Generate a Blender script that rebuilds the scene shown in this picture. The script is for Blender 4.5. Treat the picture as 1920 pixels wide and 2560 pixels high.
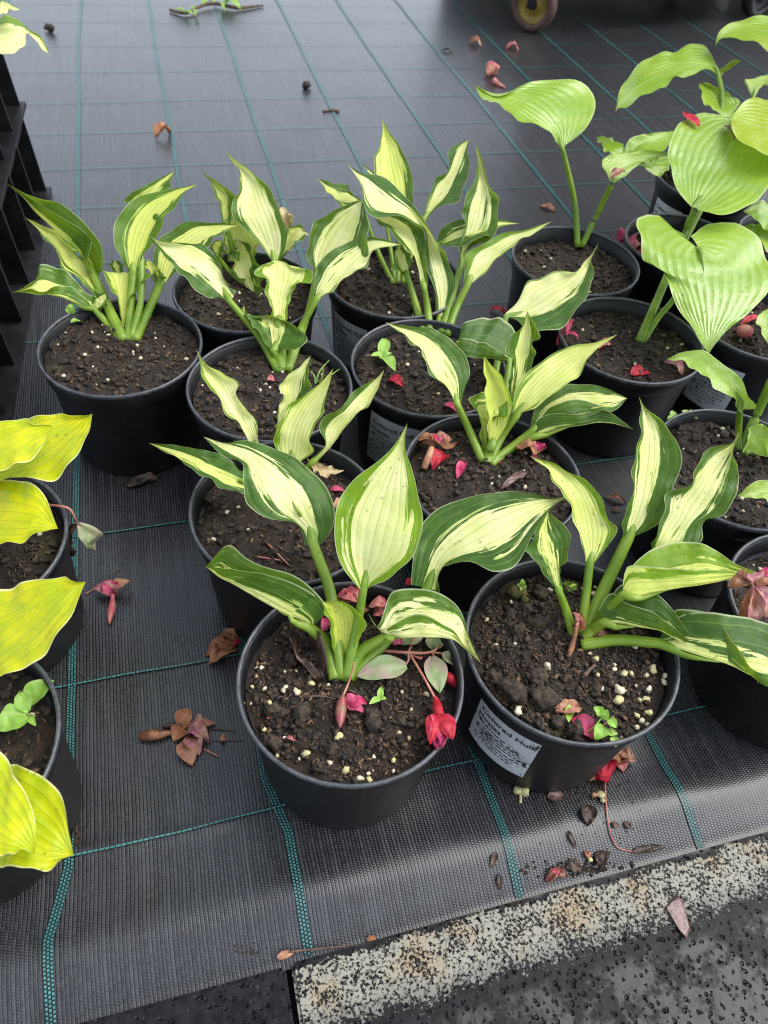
import bpy, bmesh, math, random
import numpy as np
from mathutils import Vector, Matrix, noise

for o in list(bpy.data.objects):
    bpy.data.objects.remove(o, do_unlink=True)
SC = bpy.context.scene
COL = SC.collection
rnd = random.Random(7)

# ------------------------------------------------------------------ camera
CAM_H, PITCH, ROLL, FPX = 0.62612, math.radians(48.7262), math.radians(6.60889), 1862.2   # FPX: focal length in pixels of the 1920x2560 photograph
cam_d = bpy.data.cameras.new('camera')
cam = bpy.data.objects.new('camera', cam_d)
COL.objects.link(cam)
cam.matrix_world = Matrix.Translation((0, 0, CAM_H)) @ Matrix.Rotation(math.pi / 2 - PITCH, 4, 'X') @ Matrix.Rotation(ROLL, 4, 'Z')
cam_d.sensor_fit = 'VERTICAL'
cam_d.sensor_height = 36.0
cam_d.lens = 36.0 * FPX / 2560.0
cam_d.clip_start = 0.02
cam_d.clip_end = 500
cam_d.dof.use_dof = True
cam_d.dof.focus_distance = 0.62
cam_d.dof.aperture_fstop = 11.0
SC.camera = cam

# ------------------------------------------------------------------ sky, sun, exposure (bright overcast after rain)
W = bpy.data.worlds.new('World')
SC.world = W
W.use_nodes = True
wn = W.node_tree
wn.nodes.clear()
sky = wn.nodes.new('ShaderNodeTexSky')
sky.sky_type = 'NISHITA'
sky.sun_disc = False
sky.sun_elevation = math.radians(56)
sky.sun_rotation = math.radians(72)
sky.dust_density = 1.2
sky.air_density = 1.0
hs = wn.nodes.new('ShaderNodeHueSaturation')
hs.inputs['Saturation'].default_value = 0.45
bg = wn.nodes.new('ShaderNodeBackground')
bg.inputs['Strength'].default_value = 0.15
wo = wn.nodes.new('ShaderNodeOutputWorld')
wn.links.new(sky.outputs[0], hs.inputs['Color'])
wn.links.new(hs.outputs[0], bg.inputs['Color'])
wn.links.new(bg.outputs[0], wo.inputs['Surface'])
sun_d = bpy.data.lights.new('sun', 'SUN')
sun = bpy.data.objects.new('sun', sun_d)
COL.objects.link(sun)
sun_d.energy = 1.3
sun_d.angle = math.radians(50)
sun_d.color = (1.0, 0.97, 0.92)
_az, _el = math.radians(72), math.radians(56)
sdir = Vector((math.sin(_az) * math.cos(_el), math.cos(_az) * math.cos(_el), math.sin(_el)))   # towards the sun: behind and right
sun.rotation_euler = sdir.to_track_quat('Z', 'Y').to_euler()
SC.view_settings.view_transform = 'Standard'
SC.view_settings.look = 'None'
SC.view_settings.gamma = 1.0
SC.view_settings.use_curve_mapping = False
SC.view_settings.exposure = 1.3
SC.render.engine = 'CYCLES'
SC.cycles.use_denoising = True
SC.cycles.filter_width = 1.1
SC.cycles.max_bounces = 8
SC.cycles.transparent_max_bounces = 8

# ------------------------------------------------------------------ measuring the photograph
def at(x, y, z):
    """world point at height z that the photograph shows at pixel (x, y)"""
    X, Y = x - 960.0, y - 1280.0
    cr, sr = math.cos(ROLL), math.sin(ROLL)
    X, Y = cr * X + sr * Y, -sr * X + cr * Y
    c, s = math.cos(PITCH), math.sin(PITCH)
    d = Vector((X / FPX, c - Y / FPX * s, -s - Y / FPX * c))
    return Vector((0, 0, CAM_H)) + d * ((z - CAM_H) / d.z)

CROP = {'F': (0, 0, 1), 'C1': (0, 380, 2.7643), 'C2': (360, 280, 2.765), 'C3': (780, 280, 2.765), 'C4': (1160, 180, 2.1829), 'C5': (360, 850, 2.37),
        'C6': (500, 1050, 2.212), 'C7': (920, 780, 2.37), 'C8': (1120, 980, 2.011), 'D1': (0, 1000, 3.16), 'D2': (0, 1600, 3.16), 'D3': (0, 0, 2.4578),
        'D4': (1060, 0, 1.929), 'D5': (700, 1900, 1.3598), 'D6': (0, 1700, 2.0738), 'D7': (1560, 840, 2.765), 'D8': (300, 0, 1.8433),
        'E1': (560, 1480, 2.6758), 'E2': (1180, 1380, 3.0722), 'E3': (180, 1400, 3.7705), 'E4': (1180, 1820, 3.0722), 'E5': (1000, 1060, 3.7705),
        'E7': (1640, 1300, 3.686), 'E8': (1480, 0, 3.77), 'E9': (1480, 440, 3.77), 'E0': (700, 1340, 3.318)}

def cp(crop, x, y, z):
    ox, oy, s = CROP[crop]
    return at(ox + x / s, oy + y / s, z)

A1 = math.atan2(.334, .943)
E1, E2 = Vector((math.cos(A1), math.sin(A1), 0)), Vector((-math.sin(A1), math.cos(A1), 0))   # the fabric's own axes: across and along its stripes
def fab(a, b, z=0.0):
    return E1 * a + E2 * b + Vector((0, 0, z))

# ------------------------------------------------------------------ objects
def tag(o, label=None, cat=None, group=None, kind=None):
    if label: o['label'] = label
    if cat: o['category'] = cat
    if group: o['group'] = group
    if kind: o['kind'] = kind
    return o

def thing(name, label, cat, loc, group=None):
    o = bpy.data.objects.new(name, None)
    o.empty_display_size = 0.02
    o.location = loc
    COL.objects.link(o)
    return tag(o, label, cat, group)

def root_of(o):
    while o.parent: o = o.parent
    return o

def link(name, me, mat, parent=None):
    o = bpy.data.objects.new(name, me)
    COL.objects.link(o)
    if mat is not None and not me.materials: me.materials.append(mat)
    if parent is not None: o.parent = parent
    return o

def mk(name, V, F, mat, parent=None, smooth=True, loc=None):
    """one mesh object from world-space vertices"""
    org = Vector(root_of(parent).location) if parent is not None else Vector(loc) if loc is not None else Vector((0, 0, 0))
    me = bpy.data.meshes.new(name)
    me.from_pydata([tuple(Vector(v) - org) for v in V], [], F)
    if smooth: me.polygons.foreach_set('use_smooth', [True] * len(me.polygons))
    o = link(name, me, mat, parent)
    if parent is None and loc is not None: o.location = loc
    return o

def catmull(P, n):
    P = np.asarray(P, float)
    if len(P) == 2: return np.linspace(P[0], P[1], n)
    d = np.r_[0, np.cumsum(np.linalg.norm(np.diff(P, axis=0), axis=1) + 1e-9)]
    return catmull_t(P, d / d[-1], np.linspace(0, 1, n))

def catmull_t(P, t, q):
    m = np.zeros_like(P)
    m[1:-1] = (P[2:] - P[:-2]) / (t[2:] - t[:-2])[:, None]
    m[0] = (P[1] - P[0]) / (t[1] - t[0]); m[-1] = (P[-1] - P[-2]) / (t[-1] - t[-2])
    k = np.clip(np.searchsorted(t, q, side='right') - 1, 0, len(t) - 2)
    h = (t[k + 1] - t[k])[:, None]; s = ((q - t[k]) / (t[k + 1] - t[k]))[:, None]
    return (2*s**3 - 3*s**2 + 1)*P[k] + (s**3 - 2*s**2 + s)*h*m[k] + (-2*s**3 + 3*s**2)*P[k+1] + (s**3 - s**2)*h*m[k+1]

def tube_vf(path, radii, seg=10, flat=1.0, cap=True):
    P = np.asarray([tuple(p) for p in path], float)
    n = len(P); V = []; F = []
    up = np.array([0.13, 0.21, 0.97])
    for i in range(n):
        t = P[min(i+1, n-1)] - P[max(i-1, 0)]; t /= np.linalg.norm(t) + 1e-12
        a = np.cross(t, up)
        if np.linalg.norm(a) < .15: a = np.cross(t, np.array([1.0, 0.2, 0]))
        a /= np.linalg.norm(a); b = np.cross(a, t)
        for k in range(seg):
            w = 2*math.pi*k/seg
            V.append(tuple(P[i] + radii[i]*(math.cos(w)*a + flat*math.sin(w)*b)))
    for i in range(n-1):
        for k in range(seg):
            F.append((i*seg+k, i*seg+(k+1) % seg, (i+1)*seg+(k+1) % seg, (i+1)*seg+k))
    if cap:
        F.append(tuple(range(seg-1, -1, -1))); F.append(tuple((n-1)*seg+k for k in range(seg)))
    return V, F

def lathe_vf(prof, c, seg=64, closed=False):
    V = []; F = []
    n = len(prof)
    for k in range(seg):
        w = 2*math.pi*k/seg
        for r, z in prof: V.append((c[0]+r*math.cos(w), c[1]+r*math.sin(w), c[2]+z))
    for k in range(seg):
        k2 = (k+1) % seg
        for j in range(n-1 if not closed else n):
            j2 = (j+1) % n
            F.append((k*n+j, k2*n+j, k2*n+j2, k*n+j2))
    return V, F

def box_vf(c, ax, ay, az):
    c, ax, ay, az = Vector(c), Vector(ax), Vector(ay), Vector(az)
    V = [tuple(c + sx*ax + sy*ay + sz*az) for sx in (-1, 1) for sy in (-1, 1) for sz in (-1, 1)]
    return V, [(0, 1, 3, 2), (4, 6, 7, 5), (0, 4, 5, 1), (2, 3, 7, 6), (0, 2, 6, 4), (1, 5, 7, 3)]

def join(parts):
    V = []; F = []
    for v, f in parts:
        k = len(V); V += v; F += [tuple(i+k for i in q) for q in f]
    return V, F

_ico = {}
def ico(sub):
    if sub not in _ico:
        bm = bmesh.new(); bmesh.ops.create_icosphere(bm, subdivisions=sub, radius=1.0)
        _ico[sub] = (np.array([v.co[:] for v in bm.verts]), [tuple(v.index for v in f.verts) for f in bm.faces]); bm.free()
    return _ico[sub]

def lump_vf(c, r, sub=1, sq=(1, 1, 1), rough=.3, seed=0.0):
    V, F = ico(sub)
    rot = np.array(Matrix.Rotation(seed*7.1, 3, 'Z') @ Matrix.Rotation(seed*3.3, 3, 'X'))
    out = []
    for v in V:
        k = 1 + rough*noise.noise(Vector(v)*1.7 + Vector((seed*9.7, seed*5.1, seed))) + rough*.5*noise.noise(Vector(v)*4.1 + Vector((seed, 3, 1)))
        p = rot @ (v*k*np.array(sq)*r)
        out.append((c[0]+p[0], c[1]+p[1], c[2]+p[2]))
    return out, F

# ------------------------------------------------------------------ materials
class N:
    """small helper for node trees"""
    def __init__(s, name):
        s.m = bpy.data.materials.new(name); s.m.use_nodes = True
        s.t = s.m.node_tree; s.t.nodes.clear()
        s.out = s.t.nodes.new('ShaderNodeOutputMaterial')
    def n(s, typ, **kw):
        x = s.t.nodes.new('ShaderNode' + typ)
        for k, v in kw.items():
            if k.startswith('i_'):
                key = k[2:]
                key = int(key) if key.isdigit() else key.replace('_', ' ')
                s.put(x.inputs[key], v)
            else: setattr(x, k, v)
        return x
    def put(s, sock, v):
        if isinstance(v, bpy.types.NodeSocket): s.t.links.new(v, sock)
        elif hasattr(v, 'outputs'): s.t.links.new(v.outputs[0], sock)
        else: sock.default_value = (*v, 1) if isinstance(v, (tuple, list)) and len(v) == 3 and sock.type == 'RGBA' else v
    def math(s, op, a, b=0.0, c=0.0, clamp=False):
        x = s.t.nodes.new('ShaderNodeMath'); x.operation = op; x.use_clamp = clamp
        for i, v in enumerate((a, b, c)): s.put(x.inputs[i], v)
        return x.outputs[0]
    def mix(s, f, a, b, mode='MIX'):
        x = s.t.nodes.new('ShaderNodeMix'); x.data_type = 'RGBA'; x.blend_type = mode
        s.put(x.inputs[0], f); s.put(x.inputs[6], a); s.put(x.inputs[7], b)
        return x.outputs[2]
    def attr(s, name):
        x = s.t.nodes.new('ShaderNodeAttribute'); x.attribute_name = name
        return x
    def noise(s, scale, vec=None, detail=3, rough=.55, dist=0.0):
        x = s.t.nodes.new('ShaderNodeTexNoise'); x.inputs['Scale'].default_value = scale; x.inputs['Detail'].default_value = detail
        x.inputs['Roughness'].default_value = rough; x.inputs['Distortion'].default_value = dist
        if vec is not None: s.put(x.inputs['Vector'], vec)
        return x.outputs['Fac']
    def ss(s, v, a, b):
        x = s.t.nodes.new('ShaderNodeMapRange'); x.interpolation_type = 'SMOOTHSTEP'
        s.put(x.inputs[0], v); x.inputs[1].default_value = a; x.inputs[2].default_value = b
        return x.outputs[0]
    def xyz(s, x, y, z):
        c = s.t.nodes.new('ShaderNodeCombineXYZ')
        for i, v in enumerate((x, y, z)): s.put(c.inputs[i], v)
        return c.outputs[0]
    def pos(s): return s.t.nodes.new('ShaderNodeNewGeometry').outputs['Position']
    def bump(s, h, dist=.001, strength=1.0, normal=None):
        b = s.t.nodes.new('ShaderNodeBump'); b.inputs['Distance'].default_value = dist; b.inputs['Strength'].default_value = strength
        s.put(b.inputs['Height'], h)
        if normal is not None: s.put(b.inputs['Normal'], normal)
        return b.outputs[0]
    def pbr(s, color, rough=.5, normal=None, spec=.5, metal=0.0, coat=0.0, coat_rough=.1, coat_n=None):
        p = s.t.nodes.new('ShaderNodeBsdfPrincipled')
        s.put(p.inputs['Base Color'], color); s.put(p.inputs['Roughness'], rough); s.put(p.inputs['Specular IOR Level'], spec); s.put(p.inputs['Metallic'], metal)
        s.put(p.inputs['Coat Weight'], coat); s.put(p.inputs['Coat Roughness'], coat_rough)
        if normal is not None: s.put(p.inputs['Normal'], normal)
        if coat_n is not None: s.put(p.inputs['Coat Normal'], coat_n)
        return p.outputs[0]
    def end(s, sh):
        s.t.links.new(sh, s.out.inputs['Surface']); return s.m

def mat_leaf(name, kind):
    g = N(name)
    u, v, seed = g.attr('u').outputs['Fac'], g.attr('v').outputs['Fac'], g.attr('seed').outputs['Fac']
    au = g.math('ABSOLUTE', u)
    sd = g.math('MULTIPLY', seed, 13.7)
    pos = g.pos()
    fine = g.noise(420, pos, 3, .6)
    broad = g.noise(38, pos, 2)
    # veins run along lines of constant u and meet at both ends
    nv = 4.5 if kind == 'var' else 7.0 if kind == 'green' else 4.0
    fr = g.math('FRACT', g.math('ADD', g.math('MULTIPLY', g.math('ADD', u, g.math('MULTIPLY', g.math('SUBTRACT', g.noise(26, pos, 2), .5), .10)), nv), .5))
    vd = g.math('ABSOLUTE', g.math('SUBTRACT', fr, .5))            # 0 on a vein
    vein = g.math('SUBTRACT', 1.0, g.ss(vd, 0.0, .065 if kind != 'green' else .075))
    mid = g.math('SUBTRACT', 1.0, g.ss(au, .0, .05))
    if kind == 'var':
        ml, mr = g.attr('ml').outputs['Fac'], g.attr('mr').outputs['Fac']
        side = g.ss(u, -.02, .02)
        thr = g.math('ADD', g.math('MULTIPLY', ml, g.math('SUBTRACT', 1.0, side)), g.math('MULTIPLY', mr, side))
        st1 = g.noise(1.0, g.xyz(g.math('MULTIPLY', u, 7.0), g.math('MULTIPLY', v, 1.9), sd), 4, .6)
        st2 = g.noise(1.0, g.xyz(g.math('MULTIPLY', u, 22.0), g.math('MULTIPLY', v, 7.0), sd), 3, .6)
        uq = g.math('DIVIDE', g.math('ADD', g.math('FLOOR', g.math('ADD', g.math('MULTIPLY', u, 10.0), g.math('MULTIPLY', st2, 1.3))), .5), 10.0)
        st3 = g.noise(1.0, g.xyz(g.math('MULTIPLY', uq, 19.0), g.math('MULTIPLY', v, 2.7), g.math('ADD', sd, 2.0)), 2, .5)
        wob = g.math('ADD', g.math('ADD', g.math('MULTIPLY', g.math('SUBTRACT', st3, .5), 1.05), g.math('MULTIPLY', g.math('SUBTRACT', st1, .5), 1.0)), g.math('MULTIPLY', g.math('SUBTRACT', st2, .5), .30))
        base_d = g.math('SUBTRACT', au, thr)
        win = g.math('ADD', .12, g.math('MULTIPLY', g.ss(base_d, -.46, -.08), .88))
        d = g.math('ADD', base_d, g.math('MULTIPLY', wob, win))
        green = g.ss(d, -.022, .022)
        pale = g.math('SUBTRACT', g.ss(d, -.10, -.08), green, clamp=True)
        pale = g.math('MULTIPLY', pale, g.ss(g.noise(1.0, g.xyz(g.math('MULTIPLY', u, 6.0), g.math('MULTIPLY', v, 2.0), g.math('ADD', sd, 5.0)), 2), .5, .56))
        tone, gt = g.attr('tone').outputs['Fac'], g.attr('gt').outputs['Fac']
        cream = g.mix(tone, (.88, .86, .46), (.58, .66, .028))
        cream = g.mix(g.math('MULTIPLY', g.ss(broad, .35, .7), .45), cream, (.60, .68, .10))
        dark = g.mix(gt, (.022, .080, .009), (.19, .33, .005))  # gt shifts margins to lime: glow of backlit leaves put into the colour
        dark = g.mix(g.math('MULTIPLY', g.ss(g.noise(90, pos, 3), .4, .75), .45), dark, (.10, .24, .03))
        col = g.mix(green, cream, dark)
        col = g.mix(g.math('MULTIPLY', pale, .75), col, (.33, .50, .07))
        col = g.mix(g.math('MULTIPLY', vein, g.math('SUBTRACT', .55, g.math('MULTIPLY', green, .25))), col, (.36, .46, .08))
        col = g.mix(g.math('MULTIPLY', mid, .35), col, (.50, .60, .16))
        specks = g.ss(g.noise(900, pos, 2), .73, .76)
        col = g.mix(g.math('MULTIPLY', specks, g.math('MULTIPLY', g.ss(broad, .52, .62), .7)), col, (.04, .05, .02))
        wear = g.math('MULTIPLY', g.ss(g.math('ADD', au, g.math('MULTIPLY', g.noise(70, pos, 3), .25)), 1.10, 1.16), .55)
        col = g.mix(wear, col, (.34, .25, .08))
        edge = g.ss(au, .972, .99)
        col = g.mix(g.math('MULTIPLY', edge, .6), col, (.58, .64, .38))
        h = g.math('ADD', g.math('MULTIPLY', g.math('POWER', g.math('MULTIPLY', vd, 2.0), .6), 1.0), g.math('MULTIPLY', g.noise(150, pos, 3), 1.1))
        h = g.math('ADD', h, g.math('MULTIPLY', g.noise(52, pos, 2), 3.0))
        h = g.math('ADD', h, g.math('MULTIPLY', g.math('ABSOLUTE', g.math('SINE', g.math('MULTIPLY', u, 42.0))), .10))
        nrm = g.bump(h, .00042, 1.0)
        rough = g.math('ADD', .36, g.math('MULTIPLY', fine, .2)); tr = .33
    elif kind == 'green':
        col = g.mix(g.ss(g.noise(16, pos, 3), .3, .7), (.24, .42, .026), (.36, .52, .07))
        gt = g.attr('gt').outputs['Fac']
        col = g.mix(gt, col, (.40, .50, .02))
        col = g.mix(g.math('MULTIPLY', vein, .28), col, (.42, .56, .16))
        col = g.mix(g.math('MULTIPLY', mid, .5), col, (.48, .60, .22))
        col = g.mix(g.math('MULTIPLY', g.ss(au, .965, .99), .6), col, (.60, .70, .30))
        h = g.math('ADD', g.math('POWER', g.math('MULTIPLY', vd, 2.0), .7), g.math('MULTIPLY', g.noise(210, pos, 3), .8))
        h = g.math('ADD', h, g.math('MULTIPLY', g.noise(60, pos, 2), 1.6))
        nrm = g.bump(h, .00048, 1.0)
        rough = g.math('ADD', .15, g.math('MULTIPLY', fine, .22)); tr = .30
    elif kind == 'gold':
        col = g.mix(g.ss(g.noise(55, pos, 4, .65), .35, .68), (.44, .52, .006), (.68, .64, .004))
        gt = g.attr('gt').outputs['Fac']
        col = g.mix(g.math('MULTIPLY', g.math('MULTIPLY', gt, .6), g.ss(g.noise(22, pos, 2), .25, .75)), col, (.36, .52, .012))
        col = g.mix(g.math('MULTIPLY', vein, .7), col, (.29, .38, .02))
        col = g.mix(g.math('MULTIPLY', g.ss(au, .95, .985), .85), col, (.90, .86, .42))
        h = g.math('ADD', g.math('POWER', g.math('MULTIPLY', vd, 2.0), .6), g.math('MULTIPLY', g.noise(75, pos, 3), 3.2))
        nrm = g.bump(h, .00042, 1.0)
        rough = g.math('ADD', .3, g.math('MULTIPLY', fine, .2)); tr = .32
    else:   # dry
        col = g.mix(g.ss(g.noise(60, pos, 4), .3, .7), (.62, .50, .28), (.40, .27, .13))
        nrm = g.bump(g.noise(200, pos, 3), .001, 1.0)
        rough = .6; tr = .25
    a = g.pbr(col, rough, nrm, .36 if kind == 'var' else .95 if kind == 'green' else .45)
    t = g.n('BsdfTranslucent'); g.put(t.inputs['Color'], g.mix(.35, col, (.55, .75, .03))); g.put(t.inputs['Normal'], nrm)
    mx = g.n('MixShader'); mx.inputs[0].default_value = tr
    g.t.links.new(a, mx.inputs[1]); g.t.links.new(t.outputs[0], mx.inputs[2])
    return g.end(mx.outputs[0])

M = {k: mat_leaf('hosta leaf ' + k, k) for k in ('var', 'green', 'gold', 'dry')}

def mat_simple(name, c1, c2, scale=60, rough=.5, bump=.0006, bscale=200, trans=0.0, spec=.5, lo=.35, hi=.68):
    g = N(name); pos = g.pos()
    col = g.mix(g.ss(g.noise(scale, pos, 4, .6), lo, hi), c1, c2)
    sh = g.pbr(col, rough, g.bump(g.noise(bscale, pos, 4, .6), bump), spec)
    if trans:
        t = g.n('BsdfTranslucent'); g.put(t.inputs['Color'], col)
        mx = g.n('MixShader'); mx.inputs[0].default_value = trans
        g.t.links.new(sh, mx.inputs[1]); g.t.links.new(t.outputs[0], mx.inputs[2]); sh = mx.outputs[0]
    return g.end(sh)

def mat_stalk():
    g = N('leaf stalk'); pos = g.pos()
    col = g.mix(g.ss(g.noise(30, pos, 2), .3, .7), (.13, .24, .014), (.26, .37, .035))
    a = g.attr('a').outputs['Fac']
    stripe = g.ss(g.math('ABSOLUTE', g.math('SUBTRACT', g.math('FRACT', g.math('MULTIPLY', a, 9.0)), .5)), .30, .46)
    col = g.mix(g.math('MULTIPLY', stripe, .5), col, (.13, .25, .02))
    col = g.mix(g.math('MULTIPLY', g.ss(g.noise(520, pos, 2), .68, .72), .8), col, (.03, .03, .012))
    sh = g.pbr(col, .38, g.bump(g.noise(160, pos, 2), .0004), .5)
    t = g.n('BsdfTranslucent'); g.put(t.inputs['Color'], (.30, .50, .02, 1))
    mx = g.n('MixShader'); mx.inputs[0].default_value = .2
    g.t.links.new(sh, mx.inputs[1]); g.t.links.new(t.outputs[0], mx.inputs[2])
    return g.end(mx.outputs[0])
M['stalk'] = mat_stalk()
gw = N('water'); pw = gw.n('BsdfPrincipled'); pw.inputs['Roughness'].default_value = .02; pw.inputs['IOR'].default_value = 1.33; pw.inputs['Transmission Weight'].default_value = 1.0; M['water'] = gw.end(pw.outputs[0])

def mat_soil():
    g = N('potting soil'); pos = g.pos()
    a = g.noise(95, pos, 6, .72, .6)
    b = g.noise(420, pos, 4, .7)
    col = g.mix(g.ss(a, .32, .66), (.0028, .0018, .0012), (.032, .018, .0085))
    col = g.mix(g.math('MULTIPLY', g.ss(b, .55, .75), .8), col, (.105, .062, .028))
    moss = g.math('MULTIPLY', g.ss(g.noise(24, pos, 3), .60, .72), .55)
    col = g.mix(moss, col, (.060, .062, .018))
    h = g.math('ADD', g.math('MULTIPLY', a, 1.0), g.math('MULTIPLY', b, .6))
    rough = g.math('ADD', .42, g.math('MULTIPLY', g.noise(60, pos, 2), .4))
    return g.end(g.pbr(col, rough, g.bump(h, .0035, 1.0), .4))
M['soil'] = mat_soil()
M['clod'] = mat_simple('soil clod', (.010, .0065, .004), (.066, .043, .022), 210, .8, .0022, 330)
M['crumb'] = mat_simple('soil crumbs', (.004, .0025, .0016), (.058, .034, .016), 160, .7, .0015, 420)
M['bark'] = mat_simple('bark fibre', (.035, .020, .010), (.19, .115, .055), 130, .7, .001, 500)
M['perlite'] = mat_simple('perlite', (.70, .64, .46), (.46, .38, .24), 190, .7, .0009, 700)
M['perlite_y'] = mat_simple('algae stained perlite', (.62, .57, .24), (.44, .38, .22), 190, .7, .0009, 700)

def mat_pot():
    g = N('black plastic pot'); pos = g.pos()
    dust = g.ss(g.noise(26, pos, 5, .7), .48, .72)
    speck = g.ss(g.noise(760, pos, 2), .70, .75)
    col = g.mix(g.math('MULTIPLY', dust, .45), (.0055, .0058, .0065), (.017, .0175, .019))
    sz = g.n('SeparateXYZ'); g.t.links.new(pos, sz.inputs[0])
    mud = g.math('MULTIPLY', g.ss(g.math('ADD', g.noise(150, pos, 4, .65), g.math('MULTIPLY', sz.outputs[2], -4.0)), .50, .60), .8)
    col = g.mix(mud, col, (.028, .020, .013))
    col = g.mix(g.math('MULTIPLY', speck, .7), col, (.10, .085, .065))
    rough = g.math('ADD', .40, g.math('MULTIPLY', dust, .25))
    return g.end(g.pbr(col, rough, g.bump(g.noise(350, pos, 3), .00025), .32))
M['pot'] = mat_pot()
def mat_rim():
    g = N('worn pot rim'); pos = g.pos()
    scr = g.noise(120, pos, 4, .7)
    col = g.mix(g.ss(scr, .35, .7), (.030, .032, .036), (.075, .080, .090))
    dirt = g.ss(g.noise(210, pos, 3), .66, .72)
    col = g.mix(g.math('MULTIPLY', dirt, .7), col, (.03, .022, .015))
    return g.end(g.pbr(col, .36, g.bump(scr, .0005), .6))
M['rim'] = mat_rim()

def mat_fabric():
    g = N('woven ground fabric')
    uv = g.n('UVMap'); uv.uv_map = 'weave'
    sep = g.n('SeparateXYZ'); g.t.links.new(uv.outputs[0], sep.inputs[0])
    x, y = sep.outputs[0], sep.outputs[1]      # across the stripes, along the stripes (metres)
    pos = g.pos()
    wv = g.math('MULTIPLY', g.math('SUBTRACT', g.noise(7, pos, 2), .5), .004)
    x2, y2 = g.math('ADD', x, wv), g.math('ADD', y, g.math('MULTIPLY', wv, .8))
    cx = g.math('DIVIDE', x2, .0029)
    idn = g.math('FLOOR', cx)
    fx = g.math('ABSOLUTE', g.math('SUBTRACT', g.math('FRACT', cx), .5))
    rib = g.math('SUBTRACT', 1.0, g.ss(fx, .24, .47))
    ph = g.math('ADD', g.math('DIVIDE', y2, .0020), g.math('MULTIPLY', g.math('MODULO', idn, 2.0), .5))
    dash = g.math('ADD', .5, g.math('MULTIPLY', g.math('COSINE', g.math('MULTIPLY', ph, 6.28318)), .5))
    wn_ = g.n('TexWhiteNoise'); wn_.noise_dimensions = '2D'; g.put(wn_.inputs['Vector'], g.xyz(idn, g.math('FLOOR', ph), 0.0))
    ribn = g.noise(1.0, g.xyz(g.math('MULTIPLY', idn, 1.37), g.math('MULTIPLY', y2, 7.0), 0.0), 2)
    big = g.noise(5.5, pos, 4, .6)
    lit = g.math('MULTIPLY', rib, g.math('ADD', .48, g.math('MULTIPLY', dash, .52)))
    bright = g.math('ADD', .30, g.math('ADD', g.math('MULTIPLY', wn_.outputs['Value'], .5), g.math('MULTIPLY', g.ss(ribn, .4, .7), .6)))
    col = g.mix(g.math('MULTIPLY', lit, bright, clamp=True), (.0012, .0013, .0014), (.058, .060, .065))
    dust = g.math('MULTIPLY', g.ss(g.noise(13, pos, 6, .72), .45, .72), .35)
    col = g.mix(dust, col, (.030, .031, .034))
    nrm = g.bump(lit, .0004, 1.0)
    rough = g.math('ADD', .30, g.math('MULTIPLY', big, .16))
    return g.end(g.pbr(col, rough, nrm, .32, 0.0, .68, .20, g.bump(lit, .00008, 1.0)))
M['fabric'] = mat_fabric()

def mat_stripe(name, cols, per, width):
    g = N(name)
    uv = g.n('UVMap'); uv.uv_map = 'weave'
    br = g.n('TexBrick'); br.offset = .5
    sep = g.n('SeparateXYZ'); g.t.links.new(uv.outputs[0], sep.inputs[0])
    g.put(br.inputs['Vector'], g.xyz(sep.outputs[1], sep.outputs[0], 0.0))
    br.inputs['Scale'].default_value = 1.0
    br.inputs['Brick Width'].default_value = per
    br.inputs['Row Height'].default_value = width / cols
    br.inputs['Mortar Size'].default_value = .00058 if cols > 1 else .0004
    br.inputs['Mortar Smooth'].default_value = .6
    br.inputs['Color1'].default_value = (.048, .155, .148, 1)
    br.inputs['Color2'].default_value = (.085, .235, .225, 1)
    br.inputs['Mortar'].default_value = (.004, .009, .009, 1)
    col = g.mix(g.math('MULTIPLY', g.ss(g.noise(14, g.pos(), 3), .45, .7), .5), br.outputs['Color'], (.02, .07, .066))
    return g.end(g.pbr(col, .4, g.bump(g.math('SUBTRACT', 1.0, br.outputs['Fac']), .0005), .14, 0.0, .42, .22))
M['stripe'] = mat_stripe('green marker stripe', 3, .0026, .0074)
M['thread'] = mat_stripe('green marker thread', 1, .0042, .0021)

def dent(g, pos):
    v = g.n('TexVoronoi'); v.inputs['Scale'].default_value = 165.0; g.put(v.inputs['Vector'], pos)
    return g.math('ADD', g.math('MULTIPLY', g.ss(g.math('ADD', v.outputs['Distance'], g.math('MULTIPLY', g.noise(230, pos, 2), .35)), .25, .50), 1.3), g.math('MULTIPLY', g.noise(60, pos, 3), .6))

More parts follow.
